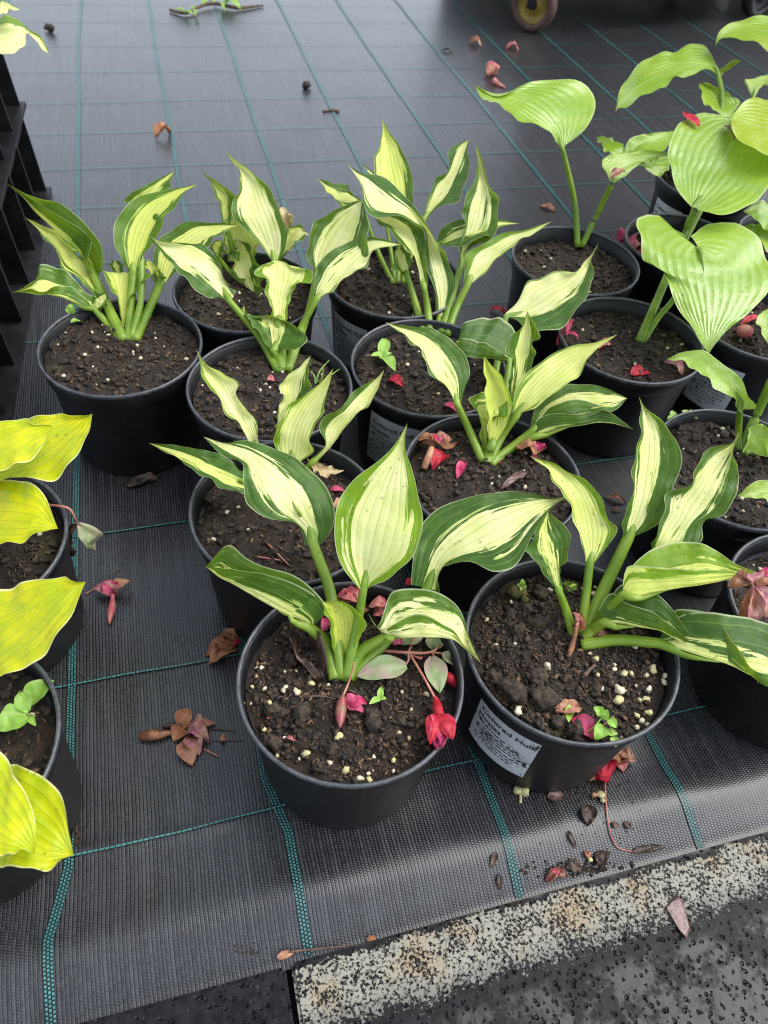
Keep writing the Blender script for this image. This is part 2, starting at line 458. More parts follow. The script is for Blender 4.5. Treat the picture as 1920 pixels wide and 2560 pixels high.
def mat_slab(name, lichen):
    g = N(name)
    uv = g.n('UVMap'); uv.uv_map = 'weave'
    sep = g.n('SeparateXYZ'); g.t.links.new(uv.outputs[0], sep.inputs[0])
    x, y = sep.outputs[0], sep.outputs[1]
    pos = g.pos()
    col = g.mix(g.ss(g.noise(120, pos, 4), .35, .7), (.004, .0043, .005), (.012, .0125, .014))
    wet = g.ss(g.math('ADD', g.math('MULTIPLY', g.noise(22, pos, 4, .6), .6), g.math('MULTIPLY', g.noise(120, pos, 4, .7), .4)), .44, .55)
    if lichen:
        # crust in a band along the joint with the fabric
        edge = g.math('ADD', g.math('SUBTRACT', .114, y), g.math('MULTIPLY', g.math('SUBTRACT', g.noise(30, pos, 4), .5), .022))
        band = g.math('MULTIPLY', g.ss(edge, .000, .010), g.math('SUBTRACT', 1.0, g.ss(edge, .040, .074)))
        fl = g.noise(400, pos, 5, .70)
        fl2 = g.noise(48, pos, 4, .65)
        m = g.ss(g.math('ADD', g.math('ADD', fl, g.math('MULTIPLY', fl2, .42)), g.math('MULTIPLY', band, .42)), 1.05, 1.12)
        m = g.math('MULTIPLY', m, g.ss(band, .08, .25))
        cc = g.mix(g.ss(g.noise(20, pos, 3), .46, .62), (.26, .25, .205), (.28, .225, .15))
        cc = g.mix(g.ss(edge, .030, .046), cc, (.17, .165, .145))
        col = g.mix(m, col, cc)
        wet = g.math('MULTIPLY', wet, g.math('SUBTRACT', 1.0, g.ss(band, .1, .5)))
        h = g.math('ADD', g.math('MULTIPLY', m, .7), dent(g, pos))
    else:
        h = dent(g, pos)
    rough = g.math('SUBTRACT', .40, g.math('MULTIPLY', wet, .20))
    return g.end(g.pbr(col, rough, g.bump(h, .0010), g.math('ADD', .12, g.math('MULTIPLY', wet, .12))))
M['slab_l'] = mat_slab('lichen crusted edging', True)
M['slab_w'] = mat_slab('wet black edging', False)
M['crate'] = mat_simple('black crate plastic', (.005, .005, .0055), (.014, .014, .015), 40, .5, .0004, 160, 0.0, .25)
M['earth'] = mat_simple('dark wet ground', (.02, .018, .015), (.05, .045, .04), 3, .7, .004, 40)

def petal_mat(name, c1, c2, scale=90, rough=.5, trans=.25):
    return mat_simple(name, c1, c2, scale, rough, .0011, 260, trans)
M['red'] = petal_mat('red petal', (.40, .006, .022), (.58, .025, .05))
M['pink'] = petal_mat('pink petal', (.50, .012, .10), (.66, .14, .24))
M['deepp'] = petal_mat('deep magenta petal', (.30, .01, .07), (.50, .04, .14))
M['rose'] = petal_mat('faded rose petal', (.55, .10, .13), (.66, .30, .24))
M['dead'] = petal_mat('withered petal', (.30, .11, .05), (.50, .24, .12), 70)
M['deadp'] = petal_mat('withered mauve petal', (.42, .13, .20), (.58, .34, .22), 120)
M['tan'] = petal_mat('tan dried petal', (.56, .30, .16), (.42, .17, .12), 90)
M['brown'] = mat_simple('brown dried pod', (.10, .035, .015), (.28, .11, .04), 120, .35, .0008, 300)
M['darkbrown'] = mat_simple('dark dead leaf', (.020, .011, .007), (.085, .050, .032), 80, .45, .0016, 220)
M['berry'] = mat_simple('fuchsia berry', (.26, .045, .06), (.20, .13, .06), 90, .35, .0004, 300)
M['stem'] = mat_simple('red fuchsia stem', (.38, .09, .09), (.46, .22, .13), 60, .4, .0003, 300)
M['fleaf'] = mat_simple('faded fuchsia leaf', (.24, .34, .13), (.40, .28, .24), 70, .45, .0007, 240, .2)
M['weed'] = mat_simple('seedling leaf', (.26, .47, .06), (.36, .56, .12), 70, .4, .0006, 240, .25)
M['moss'] = mat_simple('moss', (.05, .07, .012), (.14, .10, .03), 200, .8, .001, 500)
M['twig'] = mat_simple('dead twig', (.06, .035, .022), (.16, .09, .055), 120, .6, .0005, 300)
M['chip'] = mat_simple('brown slate chip', (.10, .055, .05), (.19, .11, .10), 90, .3, .0012, 200)
M['label'] = None

# ================================================================== the setting
def fnoise(a, b, s): return noise.noise(Vector((a*s, b*s, 3.3)))
def fab_h(a, b):
    """height of the fabric: nearly flat, a soft roll before it tucks down behind the edging"""
    h = .0006*fnoise(a, b, 9)
    h += .0065*math.exp(-((b-.158)/.020)**2)*(.75+.5*fnoise(a, 0, 11))
    h += .0022*math.exp(-((b-.222-.015*fnoise(a, 1, 4))/.006)**2)*max(0.0, min(1.0, (-.005-a)/.03))*max(0.0, min(1.0, (a+.2)/.04))
    if b < .150: h -= .009*min(1.0, ((.150-b)/.036))**1.6
    return h

bs = list(np.linspace(.108, .26, 60)) + list(np.linspace(.27, 1.2, 90)) + list(np.linspace(1.23, 9, 130))
as_ = list(np.linspace(-7, -.75, 30)) + list(np.linspace(-.7, 1.2, 190)) + list(np.linspace(1.25, 7, 30))
V = []; F = []; UV = []
for b in bs:
    for a in as_: V.append(fab(a, b, fab_h(a, b)))
na = len(as_)
for j in range(len(bs)-1):
    for i in range(na-1): F.append((j*na+i, j*na+i+1, (j+1)*na+i+1, (j+1)*na+i))
def uv_by_fab(o):
    me = o.data; uvl = me.uv_layers.new(name='weave')
    co = np.zeros(len(me.vertices)*3); me.vertices.foreach_get('co', co); co = co.reshape(-1, 3) + np.array(root_of(o).location)
    a = co @ np.array(E1); b = co @ np.array(E2)
    li = np.zeros(len(me.loops), int); me.loops.foreach_get('vertex_index', li)
    uvl.data.foreach_set('uv', np.stack([a[li], b[li]], 1).ravel())
fabric = mk('ground_fabric', V, F, M['fabric'])
tag(fabric, kind='structure', label='black woven ground cover fabric with teal marker lines')
uv_by_fab(fabric)

def ribbon(name, pts, w, mat, lift):
    """a narrow flat ribbon lying on the fabric; uv in metres across and along"""
    V = []; F = []; uv = []; s = 0.0
    for i, (a, b) in enumerate(pts):
        p0 = pts[max(i-1, 0)]; p1 = pts[min(i+1, len(pts)-1)]
        d = Vector((p1[0]-p0[0], p1[1]-p0[1])).normalized(); nrm = Vector((d.y, -d.x))
        if i: s += math.dist(pts[i], pts[i-1])
        for k in (-1, 1):
            aa, bb = a + nrm.x*k*w/2, b + nrm.y*k*w/2
            V.append(fab(aa, bb, fab_h(aa, bb)+lift)); uv.append(((k+1)/2*w, s))
        if i: F.append((2*i-2, 2*i-1, 2*i+1, 2*i))
    o = mk(name, V, F, mat, fabric)
    l = o.data.uv_layers.new(name='weave')
    li = np.zeros(len(o.data.loops), int); o.data.loops.foreach_get('vertex_index', li)
    l.data.foreach_set('uv', np.array(uv)[li].ravel())
    return o

def long_samples(b0, b1):
    out = [b0]
    while out[-1] < b1: out.append(out[-1] + (.004 if out[-1] < .3 else .02 if out[-1] < 1.5 else .06))
    return out
for k in range(-7, 12):
    a0 = -.145 + .167*k
    pts = []
    for b in long_samples(.113, 5.0):
        a = a0 + .004*noise.noise(Vector((k*3.1, b*2.3, 0))) + .0018*noise.noise(Vector((k*3.1, b*9, 4)))
        if k == 0: a -= .013*(1-max(0.0, min(1.0, (b-.165)/.05)))
        if k == 1 : a -= .012*max(0.0, min(1.0, (b-.20)/.05))*max(0.0, min(1.0, (.5-b)/.1))
        pts.append((a, b))
    ribbon('green_stripe', pts, .0074, M['stripe'], .0010)
for k, b0 in enumerate([.2185, .371, .547, .72, .893, 1.075, 1.244, 1.386, 1.531, 1.676, 1.839, 1.994, 2.159, 2.293, 2.45, 2.61, 2.77, 2.93]):
    pts = []
    for a in np.arange(-2.2, 2.4, .012):
        b = b0 + .006*noise.noise(Vector((a*2.2, k*5.3, 2))) + .0012*noise.noise(Vector((a*16, k*5.3, 7)))
        if k == 0: b += .006*max(0, min(1, (a+.06)/.1))
        pts.append((float(a), b))
    ribbon('green_thread', pts, .0022 if k < 4 else .0018, M['thread'], .0017)

far = mk('ground', [(-60, -60, -.035), (60, -60, -.035), (60, 60, -.035), (-60, 60, -.035)], [(0, 1, 2, 3)], M['earth'], smooth=False)
tag(far, kind='structure')

def slab(name, label, a0, a1, b0, b1, mat, top):
    o = thing(name, label, 'edging slab', fab((a0+a1)/2, (b0+b1)/2, -.03))
    bm = bmesh.new()
    V, F = box_vf(fab((a0+a1)/2, (b0+b1)/2, top-.0145), E1*(a1-a0)/2, E2*(b1-b0)/2, Vector((0, 0, .0145)))
    vs = [bm.verts.new(Vector(v)-Vector(o.location)) for v in V]
    for f in F: bm.faces.new([vs[i] for i in f])
    bmesh.ops.recalc_face_normals(bm, faces=bm.faces)
    bmesh.ops.bevel(bm, geom=list(bm.edges), offset=.0025, segments=2, affect='EDGES')
    me = bpy.data.meshes.new('slab_body'); bm.to_mesh(me); bm.free()
    body = link('slab_body', me, mat, o); uv_by_fab(body)
    # stamped triangular studs
    V = []; F = []; r = random.Random(int(a0*100)+5)
    a = max(a0, -.34)+.006
    row = 0
    b = b1-.005
    while b > max(b0, -.16):
        a = max(a0, -.34)+.006 + (row % 2)*.0045
        while a < min(a1, .62)-.005:
            ca, cb, s = a+r.uniform(-.0009, .0009), b+r.uniform(-.0009, .0009), r.uniform(.0019, .0029)
            t0 = (row % 2)*math.pi + r.uniform(-.3, .3) + math.pi/2
            k = len(V); hh = r.uniform(.0004, .0011)
            for q in range(3): V.append(fab(ca+s*math.cos(t0+q*2.0944), cb+s*math.sin(t0+q*2.0944), top-.0003))
            V.append(fab(ca, cb, top+hh)); F += [(k, k+1, k+3), (k+1, k+2, k+3), (k+2, k, k+3)]
            a += .0092
        row += 1; b -= .0080
    st = mk('stud_pattern', V, F, M['slab_w'], o, smooth=False); tag(st, kind='stuff'); uv_by_fab(st)
    return o
slab('edging_slab', 'lichen crusted black edging slab along the fabric, bottom right', .0075, 1.25, -.42, .1105, M['slab_l'], .0005)
slab('edging_slab', 'wet bare black edging slab left of the joint at the bottom', -.95, .0035, -.42, .1095, M['slab_w'], -.0005)

# ------------------------------------------------------------------ crates at the left edge
def crate(label, z0, h, inset):
    """tall nursery crate: wall panels, upright fins, a bottom flange and a top rail"""
    a = Vector((-.493, .772, 0)); b = Vector((-.612, 1.172, 0)); d = (b-a).normalized(); out = Vector((d.y, -d.x, 0))
    if out.x < 0: out = -out
    a = a - d*.16; L = (b-a).length; Wd = .30
    o = thing('plant_crate', label, 'crate', (a+b)/2 - out*(Wd/2) + Vector((0, 0, z0)), 'black crates stacked at the left edge')
    up = Vector((0, 0, 1)); c = Vector(o.location)
    # walls
    for nm, cen, ax, ay in (('side_wall', (a+b)/2 - out*(.034+inset), d*(L/2-.012), out*.002), ('side_wall', (a+b)/2 - out*(Wd-.034), d*(L/2-.012), out*.002),
                            ('end_wall', b - d*.014 - out*(Wd/2), d*.002, out*(Wd/2-.038)), ('end_wall', a + d*.014 - out*(Wd/2), d*.002, out*(Wd/2-.038))):
        mk(nm, *box_vf(cen + up*(z0+h/2), ax, ay, up*(h/2-.002)), M['crate'], o, smooth=False)
    mk('floor_panel', *box_vf((a+b)/2 - out*(Wd/2) + up*(z0+.006), d*(L/2-.02), out*(Wd/2-.042), up*.003), M['crate'], o, smooth=False)
    # flange and rail: frames of four bars
    for nm, zz, th, pr in (('base_flange', z0+.003, .003, .0), ('top_rail', z0+h-.004, .004, .012)):
        parts = []
        for cen, ax, ay in (((a+b)/2 - out*(.017+pr/2+inset/2), d*(L/2), out*(.017-pr/2)), ((a+b)/2 - out*(Wd-.017), d*(L/2), out*.017),
                            (b - d*.012 - out*(Wd/2), d*.0115, out*(Wd/2-.035)), (a + d*.012 - out*(Wd/2), d*.0115, out*(Wd/2-.035))):
            parts.append(box_vf(cen + up*zz, ax, ay, up*th))
        mk(nm, *join(parts), M['crate'], o, smooth=False)
    n = 7
    for i in range(n):
        p = a + d*(L*(i+.12)/(n-.72))
        lean = d*.012
        V = [p - out*(.033+inset) + up*(z0+.006), p - out*(.006+inset*.6) + up*(z0+.006), p - out*(.012+inset*.6) + up*(z0+h-.009) , p - out*(.033+inset) + up*(z0+h-.009)]
        V = V + [v + d*.005 for v in V]
        mk('fin', V, [(0, 1, 2, 3), (7, 6, 5, 4), (0, 4, 5, 1), (1, 5, 6, 2), (2, 6, 7, 3), (3, 7, 4, 0)], M['crate'], o, smooth=False)
        # sloping web between fins
        if i < n-1:
            q = a + d*(L*(i+1.12)/(n-.72))
            t = .014
            V = [p + d*.005 - out*(.033+inset) + up*(z0+h*.62), q - out*(.033+inset) + up*(z0+h*.62), q - out*(.016+inset) + up*(z0+h*.80), p + d*.005 - out*(.016+inset) + up*(z0+h*.80)]
            V += [v + up*.004 for v in V]
            mk('rib_web', V, [(3, 2, 1, 0), (4, 5, 6, 7), (0, 1, 5, 4), (1, 2, 6, 5), (2, 3, 7, 6), (3, 0, 4, 7)], M['crate'], o, smooth=False)
crate('black ribbed plastic crate standing on the fabric, lower of two', .002, .132, 0.0)
crate('black ribbed plastic crate on top of another at the left edge', .1345, .112, .008)

# ------------------------------------------------------------------ trolley at the back
def wheel(tr, c, r, w, axis, tyre, hub):
    ax = Vector(axis).normalized(); side = ax.cross(Vector((0, 0, 1))).normalized(); up = Vector((0, 0, 1))
    def ring(prof, seg=40):
        V = []; F = []; n = len(prof)
        for k in range(seg):
            t = 2*math.pi*k/seg; e = side*math.cos(t) + up*math.sin(t)
            for rr, zz in prof: V.append(Vector(c) + e*rr + ax*zz)
        for k in range(seg):
            for j in range(n):
                F.append((k*n+j, ((k+1) % seg)*n+j, ((k+1) % seg)*n+(j+1) % n, k*n+(j+1) % n))
        return V, F
    wh = mk('wheel', *ring([(r*.70, -w/2), (r*.93, -w/2), (r, -w*.25), (r, w*.25), (r*.93, w/2), (r*.70, w/2)]), tyre, tr)
    mk('hub', *ring([(.004, -w*.30), (r*.25, -w*.34), (r*.32, -w*.12), (r*.62, -w*.10), (r*.715, -w*.40), (r*.715, w*.40), (r*.62, w*.10), (r*.32, w*.12), (r*.25, w*.34), (.004, w*.30)]), hub, wh)
    mk('axle_cap', *ring([(.002, w*.62), (r*.16, w*.6), (r*.20, w*.3), (.002, w*.3)], 16), M['crate'], wh)
    V, F = join([box_vf(Vector(c) + ax*s*(w*.72) + up*(r*.75), ax*.0025, side*.011, up*(r*.85)) for s in (-1, 1)])
    mk('fork', V, F, M['crate'], tr, smooth=False)
    mk('fork_plate', *box_vf(Vector(c) + up*(r*1.64), ax*(w*.9), side*.03, up*.004), M['steel'], tr, smooth=False)
M['steel'] = mat_simple('grey galvanised steel', (.22, .22, .22), (.35, .35, .36), 60, .4, .0003, 200)
M['tyre'] = mat_simple('rust brown rubber tyre', (.045, .020, .014), (.09, .045, .032), 70, .6, .0006, 200)
M['hub'] = mat_simple('dirty yellow plastic hub', (.25, .17, .015), (.16, .115, .015), 50, .5, .0005, 120)
M['blackr'] = mat_simple('black rubber', (.008, .008, .008), (.02, .02, .02), 60, .5, .0004, 200)
wc = Vector((.238, 2.30, 0))
tr = thing('plant_trolley', 'dark plant trolley at the back with a yellow hubbed wheel', 'trolley', (.70, 2.75, 0))
wheel(tr, (.238, 2.31, .062), .060, .034, (-.42, -.90, .0), M['tyre'], M['hub'])
wheel(tr, (.05, 2.72, .062), .060, .034, (.95, -.30, 0), M['blackr'], M['blackr'])
wheel(tr, (.93, 2.69, .062), .060, .034, (.6, -.8, 0), M['blackr'], M['blackr'])
wheel(tr, (.80, 3.16, .062), .060, .034, (.5, -.86, 0), M['blackr'], M['blackr'])
dx = Vector((.876, .482, 0)).normalized(); dy = Vector((-dx.y, dx.x, 0)); dk = Vector((.262, 2.275, 0)) + dx*.62 + dy*.30
up = Vector((0, 0, 1))
for zz in (.180, .62, 1.06): mk('shelf', *box_vf(dk + up*zz, dx*.62, dy*.30, up*.012), M['crate'], tr, smooth=False)  # upper shelves are unseen, height added to keep sky light off the fabric
mk('added_rear_blocker', *box_vf(dk + dy*.292 + up*.090, dx*.60, dy*.003, up*.076), M['crate'], tr, smooth=False)  # added dark sheet, hides bright sky under the deck from the fabric's reflection
mk('added_end_blocker', *box_vf(dk + dx*.60 + up*.090, dx*.003, dy*.28, up*.076), M['crate'], tr, smooth=False)  # added end sheet, closes the same bright gap at the side
mk('added_front_blocker', *box_vf(dk - dy*.292 + dx*.12 + up*.118, dx*.48, dy*.003, up*.048), M['crate'], tr, smooth=False)  # added front sheet, hung low to darken the wet fabric's reflection
for zz in (.40, .84, 1.26): mk('added_shade_panel', *box_vf(dk - dy*.296 + up*zz, dx*.60, dy*.003, up*(.205 if zz < 1.2 else .185)), M['crate'], tr, smooth=False)  # added unseen dark panels, block sky and darken the fabric before the trolley
for sx in (-1, 1):
    for sy in (-1, 1): mk('post', *box_vf(dk + dx*sx*.608 + dy*sy*.288 + up*.80, dx*.011, dy*.011, up*.605), M['steel'], tr, smooth=False)

# ================================================================== pots
RIM_Z = .1295
def wall_r(z): return .0708 + (.0782-.0708)*max(0, min(1, z/.1065))
def mat_label():
    g = N('weathered paper label'); pos = g.pos()
    spots = g.ss(g.noise(420, pos, 3, .6), .63, .68)
    smear = g.math('MULTIPLY', g.ss(g.noise(50, pos, 4, .6), .55, .68), g.ss(g.noise(300, pos, 3), .50, .56))
    col = g.mix(g.ss(g.noise(40, pos, 3), .3, .7), (.52, .54, .56), (.42, .43, .45))
    col = g.mix(g.math('MAXIMUM', spots, smear), col, (.02, .017, .013))
    return g.end(g.pbr(col, .45, None, .4))
M['label'] = mat_label()
g_ = N('label ink'); M['ink'] = g_.end(g_.pbr((.012, .012, .013), .5))

def text_mesh(s, size):
    cu = bpy.data.curves.new('t', 'FONT'); cu.body = s; cu.size = size; cu.resolution_u = 3; cu.offset = size*.012
    ob = bpy.data.objects.new('t', cu); COL.objects.link(ob)
    bpy.context.view_layer.update()
    me = bpy.data.meshes.new_from_object(ob.evaluated_get(bpy.context.evaluated_depsgraph_get()))
    V = [tuple(v.co) for v in me.vertices]; F = [tuple(p.vertices) for p in me.polygons]
    bpy.data.objects.remove(ob, do_unlink=True); bpy.data.curves.remove(cu); bpy.data.meshes.remove(me)
    return V, F

def sticker(pot, c, a0, a1, z0, z1, skew0=0.0, skew1=0.0, writing=True):
    """paper label bent round the pot wall, its lettering printed on it"""
    def place(u, v, off):      # u 0..1 left to right, v 0..1 bottom to top
        z = z0 + (z1-z0)*v
        t = math.radians(a0 + (a1-a0)*u + skew0*(1-v)*(1-u) + skew1*(1-v)*u)
        r = wall_r(z) + off
        return (c[0]+r*math.cos(t), c[1]+r*math.sin(t), z)
    n, m = 16, 6
    V = [place(i/n, j/m, .0007) for j in range(m+1) for i in range(n+1)]
    F = [(j*(n+1)+i, j*(n+1)+i+1, (j+1)*(n+1)+i+1, (j+1)*(n+1)+i) for j in range(m) for i in range(n)]
    lb = mk('paper_label', V, F, M['label'], pot)
    if not writing: return lb
    wpx = math.radians(a1-a0)*.076; hpx = z1-z0
    items = [('Colored Hulk', .0090, .07, .80), ('Hostas', .0085, .05, .665), ('5.00', .0060, .62, .52)]
    parts = []
    for s, size, u0, v0 in items:
        tv, tf = text_mesh(s, size)
        parts.append(([place(u0 + x/wpx, v0 + y/hpx, .0011) for x, y, _ in tv], tf))
    r = random.Random(3)
    for row, vv in enumerate((.575, .50, .44, .38, .30, .235, .17)):   # the small print: too fine to read in the photograph
        u = .10 + .1*(row % 3 == 1)
        while u < (.56 if row == 0 else .82 if row < 5 else .7):
            w = r.uniform(.02, .085)
            parts.append(([place(u, vv, .0011), place(u+w, vv, .0011), place(u+w, vv+.016, .0011), place(u, vv+.016, .0011)], [(0, 1, 2, 3)]))
            u += w + r.uniform(.012, .03)
    arc = [(.66+.13*math.cos(t), .555+.06*math.sin(t)) for t in np.linspace(1.2, 4.4, 14)]
    arc2 = [(.66+.14*math.cos(t), .555+.065*math.sin(t)) for t in np.linspace(1.2, 4.4, 14)]
    parts.append(([place(x, y, .0011) for x, y in arc + arc2], [(i, i+1, i+15, i+14) for i in range(13)]))
    for x, y, q in ((.13, .60, .028), (.10, .42, .02), (.24, .33, .024), (.36, .50, .02)):
        parts.append(([place(x+q*math.cos(t)*1.2, y+q*math.sin(t), .0012) for t in np.linspace(0, 6.28, 9)[:-1]], [tuple(range(8))]))
    V, F = join(parts)
    mk('printed_text', V, F, M['ink'], lb, smooth=False)
    return lb

POTS = {}
crumb_r = random.Random(11)
PER = []
for k in range(5):
    v, f = lump_vf((0, 0, 0), 1.0, 2, (1, .8, .7), .55, k+.5)
    me = bpy.data.meshes.new('perlite_grain'); me.from_pydata(v, [], f); me.polygons.foreach_set('use_smooth', [True]*len(f)); PER.append(me)
CL = []
for k in range(4):
    v, f = lump_vf((0, 0, 0), 1.0, 3, (1, .9, .75), .5, k+.2)
    me = bpy.data.meshes.new('soil_clod'); me.from_pydata(v, [], f); me.polygons.foreach_set('use_smooth', [True]*len(f)); me.materials.append(M['clod']); CL.append(me)

def soil_h(key, x, y):
    c, z = POTS[key]['c'], POTS[key]['z']
    dx, dy = x-c[0], y-c[1]; rr = math.hypot(dx, dy)/.079
    s = POTS[key]['seed']
    h = .0040*(1-rr*rr) - .05*(dy+.02)*(1 if key == 'P1' else .3) + .0042*noise.fractal(Vector((x*62+s, y*62, s)), .8, 2.1, 5) + .0020*noise.noise(Vector((x*240, y*240, s)))
    return z + h

def pot(key, c, depth, label, dense=1):
    o = thing('flower_pot', label, 'pot', (c[0], c[1], 0), 'black plastic pots')
    POTS[key] = {'c': c, 'z': RIM_Z-depth, 'o': o, 'seed': len(POTS)*3.7+1}
    C = (c[0], c[1], 0)
    ph_ = rnd.uniform(0, 3.14)
    def warp(vf):
        out = []
        for x, y, z in vf[0]:
            t = math.atan2(y-c[1], x-c[0]); k = 1 + (.0055*math.cos(2*(t-ph_)) + .0022*math.cos(3*t+ph_*2))*z/.13
            out.append((c[0]+(x-c[0])*k, c[1]+(y-c[1])*k, z))
        return out, vf[1]
    mk('pot_wall', *warp(lathe_vf([(.0, .0025), (.060, .0025), (.0690, .0015), (.0708, .004), (.0782, .1055), (.0784, .1066), (.0806, .1072), (.0814, .1086), (.0836, .1246), (.0826, .1262), (.0806, .1250),
                              (.0790, .1095), (.0782, .1078), (.0762, .1072), (.0752, .1060), (.0700, .020), (.0, .018)], C, 80)), M['pot'], o)
    mk('rim', *warp(lathe_vf([(.0836, .1240), (.0846, .1262), (.0847, .1282), (.0841, .1293), (.0832, .1296), (.0820, .1292), (.0815, .1280), (.0815, .1262), (.0826, .1240)], C, 96, True)), M['rim'], o)
    V = [(c[0], c[1], 0)]; F = []
    R, S = (44, 120) if dense > 1 else (26, 72)
    for i in range(1, R+1):
        for k in range(S):
            r = .0788*i/R; t = 2*math.pi*k/S; V.append((c[0]+r*math.cos(t), c[1]+r*math.sin(t), 0))
    V = [(x, y, soil_h(key, x, y)) for x, y, _ in V]
    for k in range(S): F.append((0, 1+k, 1+(k+1) % S))
    for i in range(R-1):
        for k in range(S): F.append((1+i*S+k, 1+(i+1)*S+k, 1+(i+1)*S+(k+1) % S, 1+i*S+(k+1) % S))
    soil = mk('soil', V, F, M['soil'], o)
    POTS[key]['soil'] = soil
    parts = []
    for _ in range(2200 if dense > 1 else 520):
        r = .0765*math.sqrt(crumb_r.random()); t = crumb_r.uniform(0, 6.283); x, y = c[0]+r*math.cos(t), c[1]+r*math.sin(t)
        s = (crumb_r.choice((.0006, .0007, .0009, .0011, .0013, .0016, .0021, .0030)) if dense > 1 else crumb_r.choice((.0009, .0011, .0013, .0016, .0020, .0026, .0036, .0046)))*crumb_r.uniform(.7, 1.25)
        parts.append(lump_vf((x, y, soil_h(key, x, y)+s*.25), s, 1, (1, crumb_r.uniform(.5, 1), crumb_r.uniform(.4, .8)), .5, crumb_r.random()*9))
    tag(mk('soil_crumbs', *join(parts), M['crumb'], soil, smooth=dense > 1), kind='stuff')
    parts = []
    for _ in range(150*dense):
        r = .072*math.sqrt(crumb_r.random()); t = crumb_r.uniform(0, 6.283); x, y = c[0]+r*math.cos(t), c[1]+r*math.sin(t)
        a = crumb_r.uniform(0, 6.283); L = crumb_r.uniform(.003, .010)
        q = [(x+L*(s-.5)*math.cos(a+.5*s), y+L*(s-.5)*math.sin(a+.5*s)) for s in (0, .5, 1)]
        parts.append(tube_vf([(px, py, soil_h(key, px, py)+.0010) for px, py in q], [.0003, .00045, .0003], 4))
    for _ in range(90*dense):
        r = .074*math.sqrt(crumb_r.random()); t = crumb_r.uniform(0, 6.283); x, y = c[0]+r*math.cos(t), c[1]+r*math.sin(t); s = crumb_r.uniform(.0010, .0030)
        parts.append(lump_vf((x, y, soil_h(key, x, y)+s*.25), s, 1, (1.3, .7, .35), .45, crumb_r.random()*9))
    tag(mk('bark_fibres', *join(parts), M['bark'], soil), kind='stuff')
    return o

def grain(key, crop, x, y, px, yellow=False, kind='perlite_grain'):
    """one perlite grain or clod lying on the soil; px is its size in the crop"""
    p = cp(crop, x, y, POTS[key]['z']+.004); zz = soil_h(key, p.x, p.y); p = cp(crop, x, y, zz+.001)
    d = (Vector((0, 0, CAM_H))-p).length; r = px/CROP[crop][2]/FPX*d/2*1.18
    if kind == 'soil_clod':
        o = bpy.data.objects.new(kind, rnd.choice(CL)); r *= .8
    else:
        me = rnd.choice(PER)
        o = bpy.data.objects.new(kind, me)
        if not me.materials: me.materials.append(None)
        o.material_slots[0].link = 'OBJECT'; o.material_slots[0].material = M['perlite_y' if yellow else 'perlite']
    COL.objects.link(o); o.parent = POTS[key]['soil']
    o.location = (p.x-POTS[key]['c'][0], p.y-POTS[key]['c'][1], p.z + r*.08)
    o.rotation_euler = (rnd.uniform(-.4, .4), rnd.uniform(-.4, .4), rnd.uniform(0, 6.28)); o.scale = (r,)*3

def scatter_perlite(key, n, lo=.0012, hi=.0030):
    parts = []; c = POTS[key]['c']
    for _ in range(n):
        r = .074*math.sqrt(rnd.random()); t = rnd.uniform(0, 6.283); x, y = c[0]+r*math.cos(t), c[1]+r*math.sin(t); s = rnd.uniform(lo, hi)
        parts.append(lump_vf((x, y, soil_h(key, x, y)+s*.4), s, 1, (1, .8, .7), .5, rnd.random()*9))
    tag(mk('perlite_grains', *join(parts), M['perlite'], POTS[key]['soil']), kind='stuff')

PL = [('P1', (-.010, .2731), .017, 'black pot frontmost in the centre, with a red fuchsia sprig on its soil', 2),
      ('P2', (.1588, .3222), .017, 'black pot at front right with a legible paper label and large soil clods', 2),
      ('P3', (-.0862, .4292), .020, 'black pot directly behind the frontmost pot, left of the orange dried flower', 1),
      ('P4', (.0975, .5005), .014, 'black pot holding dried orange flower heads and two crimson petals', 1),
      ('P5', (-.2966, .6278), .012, 'black pot standing alone at back left beside the crates', 1),
      ('P6', (-.1307, .5911), .014, 'black pot with grass blades, between the back left pot and the labelled middle pot', 1),
      ('P7', (-.190, .7565), .015, 'black pot in the back row, second from the crates', 1),
      ('P8', (-.0205, .8185), .015, 'black pot in the back row, third from the crates, with a shaded paper label', 1),
      ('P9', (.0301, .6541), .014, 'black labelled pot in the middle with a single seedling and a red petal', 1),
      ('P10', (.2116, .9133), .019, 'black pot at the back holding the two-leaved plain green hosta', 1),
      ('P11', (.2625, .7488), .018, 'black pot below the big glossy heart-shaped leaf, red petals inside', 1),
      ('P12', (.372, .990), .022, 'black pot behind the heart-shaped leaves with crumpled pink flowers', 1),
      ('P13', (.45, 1.2047), .020, 'black pot farthest back at the right edge, white label on its side', 1),
      ('P14a', (.541, 1.0356), .020, 'black pot at the right edge behind the glossy round leaf', 1),
      ('P14b', (.4330, .8199), .022, 'black pot at the right edge holding a round pink bud', 1),
      ('P15', (.3434, .5509), .014, 'black pot at the right with two tiny seedlings near its back rim', 1),
      ('P16', (.3827, .3853), .022, 'black pot cut by the right edge under the hanging withered flower', 1),
      ('YA', (-.3424, .3527), .020, 'upper black pot of the yellow hostas at the left edge', 1),
      ('YB', (-.2836, .1824), .020, 'lower black pot of the yellow hostas at the left edge, with a broad weed', 1)]
for key, c, dep, lab, dense in PL: pot(key, c, dep, lab, dense)
sticker(POTS['P2']['o'], POTS['P2']['c'], -148, -106, .030, .1045, -4.5, 0)
sticker(POTS['P9']['o'], POTS['P9']['c'], -135, -92, .030, .1045, -6, 0)
sticker(POTS['P8']['o'], POTS['P8']['c'], -150, -108, .030, .100, -3, 0)
sticker(POTS['P13']['o'], POTS['P13']['c'], -168, -126, .030, .100, 0, 0)
sticker(POTS['P14b']['o'], POTS['P14b']['c'], -150, -108, .030, .100, -3, 0)

